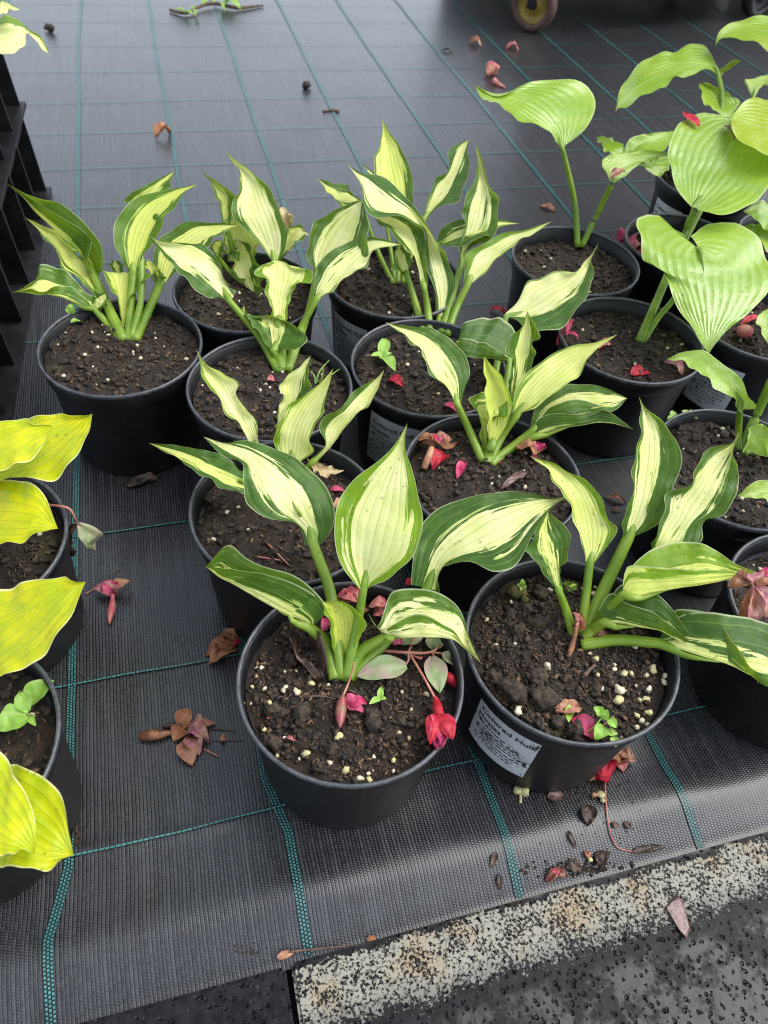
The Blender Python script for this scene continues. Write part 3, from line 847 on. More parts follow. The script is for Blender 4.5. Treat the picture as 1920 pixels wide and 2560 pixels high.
for x, y, s, yl in [(311, 225, 44, 0), (130, 518, 36, 0), (268, 478, 26, 0), (250, 505, 30, 0), (218, 508, 20, 0), (407, 532, 22, 0), (270, 650, 30, 0), (410, 638, 34, 0), (398, 660, 32, 0), (489, 672, 50, 0),
                    (583, 612, 42, 1), (305, 740, 32, 1), (130, 745, 20, 0), (180, 748, 18, 0), (270, 922, 28, 1), (404, 975, 20, 0), (770, 970, 54, 1), (546, 1082, 50, 1), (815, 1192, 52, 1), (908, 1250, 44, 0),
                    (972, 1258, 34, 1), (966, 1213, 28, 0), (1003, 1105, 26, 0), (1132, 1128, 30, 1), (1132, 1198, 24, 0), (1236, 978, 30, 1), (1172, 942, 26, 0), (1090, 972, 12, 0), (1252, 787, 22, 0), (1192, 670, 32, 0),
                    (1355, 682, 34, 0), (708, 1142, 32, 0), (354, 1095, 28, 1), (697, 622, 22, 0), (215, 558, 22, 1), (995, 1195, 14, 0), (504, 1118, 22, 0), (190, 634, 22, 1), (484, 528, 18, 1)]:
    grain('P1', 'E1', x, y, s, bool(yl))
for x, y, s, yl in [(112, 520, 38, 0), (185, 718, 36, 0), (328, 704, 24, 0), (578, 876, 52, 0), (350, 1226, 66, 0), (946, 826, 46, 1), (1092, 898, 36, 0), (1166, 932, 56, 1), (1220, 930, 38, 1), (1130, 1062, 70, 0),
                    (1185, 1076, 32, 0), (1126, 1145, 74, 1), (1360, 1052, 44, 0), (1480, 950, 44, 0), (1475, 1000, 44, 0), (1340, 1140, 52, 1), (1285, 1138, 32, 1), (1360, 1238, 48, 1), (1268, 1258, 42, 1), (1300, 1296, 44, 0),
                    (1345, 1326, 38, 0), (1268, 1352, 40, 0), (1155, 1425, 42, 0), (1250, 732, 38, 0), (1425, 730, 50, 0), (995, 1048, 36, 0), (965, 945, 30, 1), (1385, 905, 60, 1), (1340, 948, 34, 0), (905, 780, 24, 0),
                    (682, 1140, 28, 0), (385, 1190, 34, 0), (850, 278, 30, 0), (935, 325, 38, 0), (945, 268, 32, 0), (600, 288, 40, 0), (1260, 1028, 22, 0), (1465, 1216, 26, 1), (300, 385, 26, 0), (1095, 868, 24, 0)]:
    grain('P2', 'E2', x, y, s, bool(yl))
for x, y, s in [(160, 970, 150), (315, 1085, 230), (535, 1130, 240), (505, 960, 160), (640, 1050, 110), (505, 550, 170), (290, 500, 120), (420, 440, 110), (350, 600, 110), (660, 1310, 130), (800, 1370, 150), (515, 1330, 110),
                (410, 1270, 90), (950, 1060, 110), (720, 970, 90), (570, 640, 100), (530, 320, 140)]:
    grain('P2', 'E2', x, y, s, kind='soil_clod')
for x, y, s in [(520, 820, 150), (340, 800, 130), (450, 455, 110), (330, 1010, 130), (1000, 860, 160), (640, 1180, 90), (1180, 860, 90), (720, 1050, 90)]:
    grain('P1', 'E1', x, y, s, kind='soil_clod')
for key, n in (('P3', 14), ('P4', 16), ('P5', 24), ('P6', 22), ('P7', 18), ('P8', 14), ('P9', 16), ('P10', 10), ('P11', 8), ('P12', 8), ('P13', 6), ('P14a', 6), ('P14b', 8), ('P15', 22), ('P16', 16), ('YA', 14), ('YB', 14)):
    scatter_perlite(key, n)

# ================================================================== hostas
leaf_count = [0]
def leaf(plant, crop, st, cup=(.4, .4), kind='var', ml=.5, mr=.5, tone=0.12, gt=0.0, ruf=1.0, stalk=None, r=(5.5, 4.0), name='leaf', rows=34, cols=19, label=None, drops=0):
    """a leaf blade: st lists left edge, midrib, right edge (as measured) and the height of the midrib in cm, from base to tip"""
    leaf_count[0] += 1
    k0 = leaf_count[0]
    n = len(st); L = []; Mi = []; R = []
    for i, s in enumerate(st):
        w = math.sin(math.pi*min(1.0, (i+.35)/(n-.2)))**.7 if i < n-1 else 0.0
        if len(s) == 3:
            p = cp(crop, s[0], s[1], s[2]/100); L.append(p); Mi.append(p); R.append(p)
        else:
            z = s[6]
            L.append(cp(crop, s[0], s[1], (z+cup[0]*w)/100)); Mi.append(cp(crop, s[2], s[3], z/100)); R.append(cp(crop, s[4], s[5], (z+cup[1]*w)/100))
    L, Mi, R = (np.array([tuple(p) for p in q]) for q in (L, Mi, R))
    d = np.r_[0, np.cumsum(np.linalg.norm(np.diff((L+R)/4+Mi/2, axis=0), axis=1)+1e-6)]; t = d/d[-1]
    q = np.linspace(0, 1, rows)
    L, Mi, R = (catmull_t(x, t, q) for x in (L, Mi, R))
    us = np.sin(np.linspace(-math.pi/2, math.pi/2, cols)*.9)/math.sin(math.pi/2*.9)
    G = np.zeros((rows, cols, 3))
    for j, u in enumerate(us): G[:, j] = Mi + u*(R-L)/2 + u*u*((R+L)/2-Mi)
    du = np.gradient(G, axis=1); dv = np.gradient(G, axis=0)
    nr = np.cross(du, dv); nr /= np.linalg.norm(nr, axis=2, keepdims=True)+1e-12
    wid = np.linalg.norm(R-L, axis=1)
    for i in range(rows):
        a = min(1.0, wid[i]/.03)*ruf
        for j in range(cols):
            u, v = us[j], q[i]
            G[i, j] += nr[i, j]*a*(abs(u)**2.5*(.0019*math.sin(v*17+k0*2.1+(1.7 if u > 0 else 0)) + .0011*math.sin(v*33+k0*1.3+(.6 if u > 0 else 0))) + .0013*noise.noise(Vector((u*2.5, v*7, k0*3.3))))
    V = [tuple(p) for p in G.reshape(-1, 3)]
    F = [(i*cols+j, i*cols+j+1, (i+1)*cols+j+1, (i+1)*cols+j) for i in range(rows-1) for j in range(cols-1)]
    o = mk(name, V, F, M[kind], plant)
    me = o.data
    vals = {'u': np.tile(us, rows), 'v': np.repeat(q, cols), 'seed': np.full(rows*cols, (k0*.618) % 7), 'ml': np.full(rows*cols, ml), 'mr': np.full(rows*cols, mr), 'tone': np.full(rows*cols, tone), 'gt': np.full(rows*cols, gt)}
    for nm, x in vals.items():
        at_ = me.attributes.new(nm, 'FLOAT', 'POINT'); at_.data.foreach_set('value', x.astype(np.float32))
    if label: o['label'] = label
    if drops:
        rd = random.Random(k0); parts = []; eye = np.array([0, 0, CAM_H])
        for _ in range(drops):
            i, j = rd.randint(3, rows-4), rd.randint(1, cols-2); a, b = rd.random(), rd.random()
            p = (G[i, j]*(1-a)+G[i+1, j]*a)*(1-b) + (G[i, j+1]*(1-a)+G[i+1, j+1]*a)*b; nn = nr[i, j]*np.sign(np.dot(nr[i, j], eye-p)); s = rd.choice((.00025, .00035, .0005, .0009))
            parts.append(lump_vf(tuple(p+nn*s*.35), s, 1, (1, 1, 1), .15, rd.random()*9))
        tag(mk('water_drops', *join(parts), M['water'], o), kind='stuff')
    if stalk:
        zs = plant['soil_z']*100+.25 if 'soil_z' in plant.keys() else stalk[0][2]
        pts = [tuple(cp(crop, x, y, (z if i else zs)/100)) for i, (x, y, z) in enumerate(stalk)]
        e = np.array(pts[-1]); pts[-1] = tuple(e*.0 + Mi[0]*1.0)
        P = catmull(pts, 18)
        ext = Mi[1:max(3, rows//3)] - nr[1:max(3, rows//3), cols//2]*0
        re = np.linspace(r[1]*.92, .35, len(ext))/1000
        down = (Mi - (L+R)/2)[1:1+len(ext)]; down = down/(np.linalg.norm(down, axis=1, keepdims=True)+1e-5)
        nn = nr[1:1+len(ext), cols//2]; sg = np.sign((nn*down).sum(1, keepdims=True)); sg[sg == 0] = 1
        P2 = np.vstack([P, ext + nn*sg*(re*.95*np.clip(np.arange(len(ext))/3.0, 0.15, 1))[:, None]])
        rr = np.r_[np.linspace(r[0]*.80, r[1]*.78, len(P))/1000, re*.85]
        Vt, Ft = tube_vf(P2, rr, 12, .85)
        so = mk('leaf_stalk', Vt, Ft, M['stalk'], o)
        aa = so.data.attributes.new('a', 'FLOAT', 'POINT'); aa.data.foreach_set('value', np.tile(np.arange(12)/12.0, len(P2)).astype(np.float32))
    return o

def plant(key, label, crop, x, y):
    p = cp(crop, x, y, POTS[key]['z']+.004)
    o = thing('hosta_plant', label, 'plant', (p.x, p.y, POTS[key]['z']), 'potted hostas')
    o['soil_z'] = POTS[key]['z']
    return o

# ---- front centre
h = plant('P1', 'cream and green hosta in the frontmost centre pot, one broad leaf upright', 'C6', 800, 1440)
leaf(h, 'C6', [(880, 935, 905, 928, 932, 930, 17), (845, 890, 916, 868, 965, 903, 17.4), (757, 720, 938, 770, 1085, 850, 18.6), (744, 560, 962, 650, 1187, 740, 19.8), (775, 430, 992, 530, 1229, 560, 20.9),
     (860, 320, 1028, 400, 1206, 400, 22), (980, 230, 1068, 280, 1165, 250, 23), (1075, 140, 1106, 170, 1133, 160, 23.9), (1147, 18, 25)], (.5, .5), drops=45, ml=.68, mr=.72, tone=0.23, gt=.95, stalk=[(805, 1440, 10.4), (870, 1130, 14.3), (905, 928, 17)], r=(5.5, 4))
leaf(h, 'C5', [(950, 1215, 1005, 1215, 1060, 1200, 17), (943, 1140, 985, 1120, 1118, 1110, 17.6), (870, 1077, 935, 1050, 1128, 1000, 18.2), (720, 1052, 895, 985, 1092, 880, 18.9), (610, 970, 840, 900, 1012, 795, 19.5),
     (590, 850, 760, 800, 900, 705, 20.1), (585, 735, 670, 715, 760, 630, 20.6), (480, 690, 560, 650, 600, 595, 20.9), (410, 635, 450, 612, 480, 605, 20.8), (352, 573, 20.6)], (-.2, .3), drops=45, ml=.62, mr=.38, tone=0.12, gt=.12,
     stalk=[(1170, 2010, 10.4), (1106, 1510, 14.4), (1005, 1215, 17)], r=(6.5, 5.5))
leaf(h, 'F', [(1028, 1462, 1068, 1470, 1100, 1480, 15), (1032, 1400, 1082, 1430, 1098, 1440, 15.8), (1045, 1325, 1105, 1388, 1112, 1407, 16.6), (1095, 1270, 1150, 1350, 1180, 1412, 17.4), (1180, 1242, 1210, 1312, 1245, 1433, 18),
     (1270, 1229, 1280, 1280, 1305, 1390, 18.4), (1335, 1236, 1340, 1260, 1350, 1312, 18.5), (1390, 1243, 1388, 1250, 1388, 1262, 18.4), (1428, 1239, 18.2)], (.3, .5), drops=45, ml=.30, mr=.66, tone=0.17, gt=.10,
     stalk=[(880, 1690, 10.4), (985, 1580, 12.6), (1068, 1470, 15)], r=(6.5, 5))
leaf(h, 'C5', [(990, 1690, 985, 1705, 1010, 1685, 13.4), (1050, 1560, 940, 1665, 1085, 1600, 14), (1010, 1512, 840, 1625, 1000, 1475, 14.8), (900, 1447, 720, 1560, 880, 1392, 15.6), (760, 1397, 600, 1490, 735, 1347, 16.2),
     (620, 1376, 500, 1430, 600, 1290, 16.6), (500, 1355, 430, 1390, 500, 1213, 16.8), (420, 1342, 390, 1360, 412, 1295, 16.9), (363, 1344, 17)], (1.6, 2.0), drops=45, ml=.64, mr=.5, tone=0.39, gt=.2,
     stalk=[(1135, 2010, 10.4), (1075, 1795, 12.3), (985, 1705, 13.4)], r=(7, 6))
leaf(h, 'C6', [(762, 1430, 792, 1440, 830, 1420, 10.6), (740, 1280, 790, 1300, 842, 1290, 12.2), (720, 1160, 800, 1150, 896, 1195, 13.6), (700, 1080, 790, 1070, 906, 1130, 14.4), (690, 1040, 760, 1030, 862, 1035, 14.9),
     (675, 1012, 720, 1010, 782, 1000, 15.2), (668, 1004, 15.3)], (.9, .9), drops=45, ml=.7, mr=.55, tone=0.80, gt=1.0)
leaf(h, 'C6', [(1008, 1178, 1020, 1196, 918, 1078, 14), (1040, 1150, 1060, 1195, 985, 1138, 14.4), (1085, 1120, 1110, 1194, 1040, 985, 14.7), (1150, 1085, 1190, 1196, 1095, 938, 15), (1230, 1073, 1270, 1197, 1220, 932, 15.2),
     (1310, 1108, 1350, 1200, 1340, 965, 15), (1390, 1165, 1420, 1215, 1432, 1040, 14.6), (1460, 1235, 1475, 1260, 1470, 1150, 13.9), (1515, 1300, 1518, 1308, 1521, 1270, 13.3), (1553, 1345, 12.8)], (1.2, 1.4), drops=45, ml=.80, mr=.78, tone=0.12, gt=.3,
     stalk=[(815, 1430, 10.4), (880, 1290, 12.4), (1020, 1196, 14)], r=(8, 4.5))

# ---- behind it
h = plant('P3', 'pale cream hosta with twisted wilting leaves, behind the frontmost plant', 'C5', 830, 890)
leaf(h, 'C5', [(590, 905, 640, 870, 600, 780, 14), (500, 885, 560, 835, 520, 725, 14.6), (400, 842, 430, 775, 430, 670, 15), (290, 762, 300, 705, 320, 645, 15.3), (170, 690, 170, 660, 200, 625, 15.5), (26, 609, 15.6)], (.3, .5), ml=.5, mr=.22, tone=0.53, gt=.12,
     stalk=[(830, 900, 10.8), (740, 890, 12.6), (640, 870, 14)])
leaf(h, 'C5', [(640, 650, 690, 660, 720, 650, 14.5), (610, 587, 650, 590, 690, 600, 15.5), (557, 492, 610, 500, 657, 467, 16.5), (515, 460, 560, 430, 600, 420, 17.2), (470, 385, 520, 370, 560, 330, 18), (420, 330, 475, 290, 566, 262, 18.8),
     (350, 250, 420, 220, 480, 213, 19.5), (343, 170, 365, 150, 390, 160, 20), (320, 95, 328, 95, 338, 100, 20.4), (304, 50, 20.6)], (.6, .5), ml=.84, mr=.92, tone=0.12, gt=.75, ruf=1.6, stalk=[(815, 890, 10.8), (750, 780, 12.8), (690, 660, 14.5)])
leaf(h, 'C5', [(770, 510, 800, 520, 850, 500, 16), (790, 460, 840, 440, 900, 420, 17), (815, 370, 880, 350, 950, 330, 18), (805, 285, 890, 260, 975, 270, 19), (850, 215, 920, 200, 980, 200, 19.8), (920, 150, 950, 145, 984, 150, 20.3), (986, 97, 20.6)],
     (.4, .4), ml=.95, mr=.5, tone=0.12, gt=.05, ruf=1.5, stalk=[(840, 880, 10.8), (830, 700, 13.5), (800, 520, 16)])
leaf(h, 'C5', [(830, 705, 880, 718, 930, 718, 15), (774, 620, 875, 640, 1000, 660, 15.8), (780, 540, 890, 550, 992, 580, 16.8), (820, 455, 925, 465, 1020, 485, 17.7), (880, 375, 970, 390, 1072, 410, 18.5), (970, 305, 1020, 320, 1078, 340, 19.2),
     (1060, 240, 1080, 245, 1098, 255, 19.9), (1122, 166, 20.5)], (.4, .4), ml=.72, mr=.93, tone=0.39, gt=.85, stalk=[(850, 880, 10.8), (870, 800, 13), (880, 718, 15)])
leaf(h, 'C5', [(983, 722, 990, 730, 1000, 735, 14), (1070, 620, 1085, 640, 1108, 640, 15), (1042, 530, 1120, 560, 1152, 555, 15.8), (1060, 470, 1170, 500, 1212, 500, 16.4), (1140, 425, 1215, 445, 1262, 450, 17), (1235, 310, 1280, 380, 1322, 385, 17.6),
     (1290, 280, 1340, 300, 1382, 310, 18.2), (1375, 225, 1388, 232, 1405, 240, 18.8), (1423, 176, 19.2)], (.7, .2), ml=.62, mr=.85, tone=0.26, gt=.25, ruf=1.3, stalk=[(870, 880, 10.8), (940, 800, 12.4), (990, 730, 14)])
leaf(h, 'C5', [(965, 700, 972, 720, 985, 742, 13.8), (1040, 725, 1040, 760, 1035, 800, 13.9), (1110, 755, 1105, 778, 1095, 806, 13.8), (1187, 773, 13.6)], (.3, .2), kind='dry', ruf=2.2, label='withered tan leaf')

# ---- front right
h = plant('P2', 'cream and green hosta in the front right pot, leaves fanning to the right edge', 'C8', 665, 1230)
leaf(h, 'C8', [(540, 990, 560, 1005, 580, 990, 15), (480, 912, 545, 930, 562, 900, 16), (430, 842, 530, 860, 582, 850, 16.8), (398, 785, 505, 780, 617, 730, 17.6), (430, 715, 490, 715, 592, 680, 18.3), (470, 650, 490, 655, 540, 630, 18.9), (503, 602, 19.3)],
     (.9, .5), drops=35, ml=.42, mr=.28, tone=0.57, gt=.15, stalk=[(632, 1225, 11.2), (595, 1100, 13.2), (560, 1005, 15)], r=(5.5, 4.5))
leaf(h, 'C8', [(572, 962, 600, 985, 592, 1000, 14.6), (590, 955, 615, 975, 620, 1001, 14.9), (625, 953, 635, 965, 645, 990, 15), (652, 963, 15)], (.3, .3), drops=35, ml=.2, mr=.2, gt=.35, tone=0.57)
leaf(h, 'C8', [(690, 855, 712, 865, 738, 858, 16), (680, 790, 725, 800, 790, 790, 16.7), (655, 690, 725, 705, 852, 695, 17.6), (620, 600, 705, 605, 812, 630, 18.4), (580, 520, 665, 510, 757, 520, 19.2), (535, 440, 600, 430, 680, 430, 19.9), (490, 385, 525, 378, 570, 378, 20.4), (412, 321, 20.9)],
     (.5, .3), drops=35, ml=.86, mr=.58, tone=0.50, gt=.75, stalk=[(668, 1210, 11.2), (690, 1050, 13.6), (712, 865, 16)], r=(5, 4.5))
leaf(h, 'C8', [(880, 725, 905, 735, 935, 728, 17), (888, 660, 940, 660, 1062, 660, 18), (905, 580, 965, 580, 1097, 570, 19), (922, 500, 985, 500, 1132, 480, 20), (938, 390, 1000, 390, 1175, 370, 21.2), (950, 270, 1010, 270, 1157, 260, 22.4), (965, 170, 1010, 165, 1086, 165, 23.5),
     (975, 95, 985, 90, 1000, 85, 24.3), (960, 23, 25)], (1.0, .4), drops=35, ml=.55, mr=.42, tone=0.21, gt=.12, stalk=[(690, 1200, 11.2), (780, 1000, 13.8), (905, 735, 17)], r=(7, 6))
leaf(h, 'C8', [(1020, 810, 1060, 845, 1120, 850, 17), (1035, 720, 1120, 740, 1272, 750, 18), (1085, 600, 1180, 650, 1292, 650, 19), (1100, 530, 1225, 570, 1392, 610, 19.8), (1200, 460, 1280, 490, 1453, 510, 20.6), (1235, 390, 1330, 410, 1460, 430, 21.3), (1300, 300, 1385, 330, 1447, 360, 22),
     (1410, 265, 1425, 280, 1440, 310, 22.5), (1463, 203, 23)], (.5, .4), drops=35, ml=.60, mr=.46, tone=0.26, gt=.15, ruf=1.7, stalk=[(730, 1190, 11.2), (900, 980, 14), (1060, 845, 17)], r=(6, 5))
leaf(h, 'C8', [(878, 965, 885, 1015, 890, 940, 16), (898, 882, 930, 1032, 920, 880, 16.2), (1000, 877, 1040, 1007, 1020, 795, 16.6), (1110, 885, 1150, 983, 1140, 755, 17), (1230, 892, 1270, 962, 1250, 757, 17.2), (1340, 898, 1370, 945, 1342, 792, 17.2), (1450, 905, 1460, 928, 1440, 860, 17.0), (1558, 908, 16.8)],
     (1.2, 1.4), drops=35, ml=.88, mr=.6, tone=0.68, gt=.98, stalk=[(740, 1170, 11.3), (820, 1080, 14.2), (885, 1015, 16)], r=(6, 5))
leaf(h, 'C8', [(760, 1095, 790, 1155, 790, 1065, 13.5), (813, 1010, 860, 1163, 882, 965, 14), (900, 1060, 960, 1182, 987, 1030, 14.4), (1000, 1095, 1050, 1193, 1042, 1010, 14.6), (1090, 1150, 1120, 1228, 1122, 1085, 14.5), (1180, 1220, 1195, 1268, 1197, 1190, 14.2), (1273, 1313, 13.8)],
     (1.3, 1.2), drops=35, ml=.50, mr=.35, tone=0.48, gt=.12, stalk=[(690, 1245, 11.2), (735, 1190, 12.3), (790, 1155, 13.5)], r=(7, 6))
leaf(h, 'F', [(1655, 1580, 1650, 1608, 1655, 1585, 13.4), (1683, 1528, 1695, 1622, 1700, 1540, 14), (1721, 1524, 1740, 1637, 1745, 1530, 14.4), (1770, 1533, 1785, 1651, 1785, 1531, 14.6), (1803, 1560, 1825, 1663, 1815, 1536, 14.6), (1830, 1607, 1865, 1679, 1850, 1540, 14.4), (1884, 1674, 1915, 1700, 1890, 1548, 14), (1960, 1690, 1970, 1724, 1950, 1590, 13.5), (2070, 1765, 13)],
     (1.5, 1.9), drops=35, ml=.32, mr=.5, tone=0.39, gt=.12, stalk=[(1452, 1612, 11.2), (1540, 1600, 12.4), (1650, 1608, 13.4)], r=(7, 6))

# ---- middle right
h = plant('P4', 'cream and green hosta in the middle, with a curled trumpet leaf at its centre', 'C7', 700, 895)
leaf(h, 'C7', [(512, 542, 530, 550, 552, 542, 16), (470, 460, 515, 470, 572, 450, 16.8), (400, 385, 480, 400, 607, 350, 17.6), (335, 300, 430, 310, 556, 235, 18.3), (300, 220, 370, 220, 480, 150, 18.8), (240, 165, 280, 145, 370, 97, 19.1), (160, 105, 180, 95, 210, 85, 19.2), (104, 61, 19.3)],
     (.7, .3), ml=.72, mr=.34, tone=0.21, gt=.15, stalk=[(680, 885, 11.3), (600, 700, 13.6), (530, 550, 16)], r=(6, 5))
leaf(h, 'C7', [(715, 780, 730, 800, 748, 790, 13), (710, 680, 760, 690, 822, 670, 14.2), (703, 570, 775, 575, 855, 570, 15.6), (695, 470, 765, 470, 840, 480, 16.8), (688, 380, 735, 380, 792, 390, 17.8), (686, 315, 705, 315, 731, 310, 18.6), (689, 262, 19.2)],
     (.5, .5), ml=.95, mr=.85, tone=0.75, gt=.95, stalk=[(705, 895, 11.3), (715, 850, 12.2), (730, 800, 13)], r=(7, 6.5))
leaf(h, 'C7', [(668, 890, 690, 895, 712, 890, 11.2), (668, 720, 695, 735, 712, 715, 13.2), (652, 605, 690, 645, 762, 615, 14.6), (640, 530, 690, 628, 822, 592, 15), (638, 484, 680, 592, 834, 550, 15.2), (700, 478, 715, 585, 770, 545, 15.1)], (.9, .8), ml=.5, mr=.6, tone=0.66, gt=.6, ruf=2.2)
leaf(h, 'C7', [(855, 605, 875, 620, 895, 610, 15), (861, 500, 930, 530, 962, 572, 16), (900, 410, 1000, 450, 1072, 502, 16.8), (1000, 315, 1090, 370, 1182, 440, 17.6), (1100, 245, 1190, 295, 1262, 345, 18.2), (1210, 202, 1280, 235, 1322, 260, 18.8), (1350, 174, 1380, 185, 1396, 190, 19.2), (1477, 134, 19.5)],
     (.4, .4), ml=.78, mr=.95, tone=0.50, gt=.7, stalk=[(715, 890, 11.3), (790, 740, 13), (875, 620, 15)], r=(6, 5))
leaf(h, 'C7', [(838, 485, 860, 505, 892, 440, 15), (845, 400, 890, 410, 952, 360, 16), (850, 310, 900, 310, 977, 290, 17), (830, 210, 920, 210, 987, 210, 18), (860, 120, 935, 120, 1017, 150, 18.9), (920, 65, 945, 60, 982, 70, 19.6), (945, -6, 20.2)],
     (.9, .6), ml=.45, mr=.45, tone=0.30, gt=.15, ruf=1.4, stalk=[(715, 885, 11.3), (790, 690, 13), (860, 505, 15)], r=(6, 5))
leaf(h, 'C7', [(833, 272, 842, 278, 852, 250, 15), (760, 220, 740, 268, 882, 120, 15.6), (680, 180, 650, 267, 792, 47, 16), (600, 161, 570, 252, 690, 30, 16.2), (545, 163, 533, 212, 588, 64, 16.2), (514, 180, 518, 186, 538, 140, 16)],
     (1.2, 1.2), ml=.3, mr=.34, tone=0.21, gt=.12, stalk=[(720, 880, 11.3), (790, 600, 13), (842, 278, 15)], r=(5, 4))
leaf(h, 'C7', [(965, 682, 985, 692, 1000, 702, 14), (985, 580, 1040, 610, 1080, 640, 14.6), (1060, 505, 1130, 550, 1182, 610, 15.2), (1170, 431, 1240, 510, 1290, 600, 15.7), (1310, 427, 1350, 510, 1390, 592, 16), (1430, 459, 1450, 510, 1462, 582, 16.1), (1536, 510, 16.1)],
     (.3, .3), ml=.3, mr=.5, tone=0.30, gt=.15, stalk=[(720, 895, 11.3), (860, 790, 12.6), (985, 692, 14)], r=(5, 4.5))
leaf(h, 'C7', [(975, 690, 980, 738, 990, 690, 13.6), (1020, 625, 1060, 710, 1060, 580, 14.2), (1115, 600, 1160, 689, 1130, 540, 14.8), (1230, 605, 1260, 669, 1230, 517, 15), (1340, 592, 1360, 656, 1342, 541, 15), (1440, 615, 1450, 661, 1432, 590, 14.8), (1575, 698, 14.3)],
     (1.1, 1.4), ml=.4, mr=.35, tone=0.43, gt=.15, stalk=[(722, 905, 11.2), (850, 805, 12.2), (980, 738, 13.6)], r=(6, 5.5))
leaf(h, 'C4', [(225, 1325, 230, 1336, 240, 1345, 14.5), (300, 1250, 320, 1305, 330, 1405, 15), (333, 1163, 400, 1265, 442, 1417, 15.6), (405, 1123, 480, 1215, 562, 1345, 16.2), (500, 1087, 560, 1165, 662, 1250, 16.8), (615, 1079, 630, 1105, 702, 1120, 17.4), (685, 1010, 690, 1015, 699, 1030, 18), (736, 928, 18.6)],
     (.5, .5), ml=.92, mr=.45, tone=0.17, gt=.12, ruf=2.4, stalk=[(150, 2130, 11.3), (165, 1700, 12.8), (230, 1336, 14.5)], r=(5, 4.5))

# ---- middle
h = plant('P9', 'tall cream and green hosta of six upright leaves in the labelled middle pot', 'C3', 890, 1530)
leaf(h, 'C3', [(862, 1520, 885, 1520, 905, 1520, 11.4), (868, 1330, 905, 1330, 952, 1300, 13), (833, 1180, 910, 1190, 992, 1190, 14.6), (793, 1060, 880, 1060, 947, 1050, 16), (781, 930, 845, 930, 927, 960, 17.4), (776, 830, 810, 830, 852, 900, 18.6), (700, 772, 740, 760, 780, 762, 19.6), (590, 712, 640, 680, 712, 660, 20.2),
     (490, 720, 530, 640, 612, 550, 20.8), (400, 714, 450, 590, 522, 470, 21.3), (348, 640, 400, 530, 440, 436, 21.6), (343, 530, 360, 470, 370, 426, 21.9), (300, 440, 305, 425, 310, 405, 22.2), (238, 350, 22.5)], (.4, .4), ml=.62, mr=.42, tone=0.12, gt=.05, ruf=.7)
leaf(h, 'C3', [(755, 1205, 775, 1215, 800, 1195, 15.5), (725, 1050, 745, 1050, 792, 1060, 16.6), (680, 980, 715, 950, 780, 930, 17.4), (620, 910, 670, 860, 777, 830, 18.1), (540, 840, 610, 780, 722, 770, 18.7), (470, 770, 520, 740, 602, 703, 19.1), (420, 722, 19.3)],
     (.5, .6), ml=.72, mr=.4, tone=0.17, gt=.12, stalk=[(815, 1520, 11.2), (800, 1370, 13.2), (775, 1215, 15.5)], r=(6, 5))
leaf(h, 'C3', [(640, 1110, 655, 1125, 692, 1050, 15), (568, 1090, 620, 1020, 682, 980, 16), (558, 1000, 600, 960, 652, 935, 16.6), (610, 913, 17)], (.4, .4), ml=.4, mr=.4, tone=0.30, gt=.2, stalk=[(770, 1515, 11.2), (705, 1290, 13), (655, 1125, 15)], r=(6, 5))
leaf(h, 'C3', [(1010, 1065, 1030, 1065, 1050, 1045, 15), (1015, 950, 1060, 930, 1112, 910, 16.2), (1065, 800, 1105, 830, 1242, 890, 17.3), (1038, 690, 1140, 740, 1289, 800, 18.2), (1030, 640, 1160, 640, 1282, 650, 19.1), (1100, 540, 1180, 545, 1252, 560, 20), (1135, 440, 1175, 450, 1211, 450, 20.9), (1137, 330, 1155, 330, 1181, 350, 22), (1134, 220, 23)],
     (.6, .5), ml=.6, mr=.5, tone=0.12, gt=.12, ruf=1.6, stalk=[(890, 1530, 11.2), (965, 1290, 13), (1030, 1065, 15)], r=(6, 5))
leaf(h, 'C3', [(1050, 1175, 1075, 1195, 1105, 1185, 15), (1058, 1060, 1120, 1090, 1217, 1092, 16), (1073, 970, 1190, 990, 1292, 1002, 16.8), (1200, 904, 1290, 930, 1377, 932, 17.5), (1325, 834, 1390, 870, 1452, 886, 18.1), (1470, 814, 1500, 830, 1522, 846, 18.6), (1658, 756, 19)],
     (.3, .3), ml=.42, mr=.9, tone=0.21, gt=.7, stalk=[(930, 1545, 11.2), (1000, 1350, 13), (1075, 1195, 15)], r=(6, 5))
leaf(h, 'C3', [(863, 900, 870, 915, 880, 922, 15), (888, 820, 950, 870, 960, 937, 16), (980, 748, 1050, 830, 1080, 900, 17), (1150, 735, 1180, 790, 1200, 862, 17.8), (1300, 740, 1310, 770, 1310, 800, 18), (1432, 769, 18)], (.3, .3), ml=.35, mr=.5, tone=0.39, gt=.15,
     stalk=[(880, 1520, 11.2), (868, 1200, 13), (870, 915, 15)], r=(4.5, 4))

# ---- back row middle
h = plant('P8', 'hosta in the back row with a lone upright yellow-green spear leaf', 'C3', 590, 1195)
leaf(h, 'C3', [(330, 642, 336, 625, 330, 600, 18.5), (230, 647, 270, 590, 264, 560, 19), (170, 622, 190, 570, 247, 505, 19.5), (110, 552, 120, 530, 140, 489, 20), (31, 453, 20.3)], (.3, .4), ml=.8, mr=.25, tone=0.48, gt=.2, stalk=[(565, 1190, 11.2), (450, 950, 14), (336, 625, 18.5)], r=(5, 3))
leaf(h, 'C3', [(570, 745, 620, 765, 690, 745, 17), (470, 600, 590, 620, 702, 630, 18), (435, 470, 570, 480, 697, 490, 19.3), (433, 350, 545, 360, 673, 370, 20.4), (455, 235, 525, 245, 611, 245, 21.5), (488, 160, 505, 160, 545, 160, 22.4), (484, 43, 23.5)], (.5, .4), ml=.76, mr=.74, tone=0.66, gt=.25,
     stalk=[(590, 1190, 11.2), (600, 980, 14), (620, 765, 17)], r=(5, 4.5))
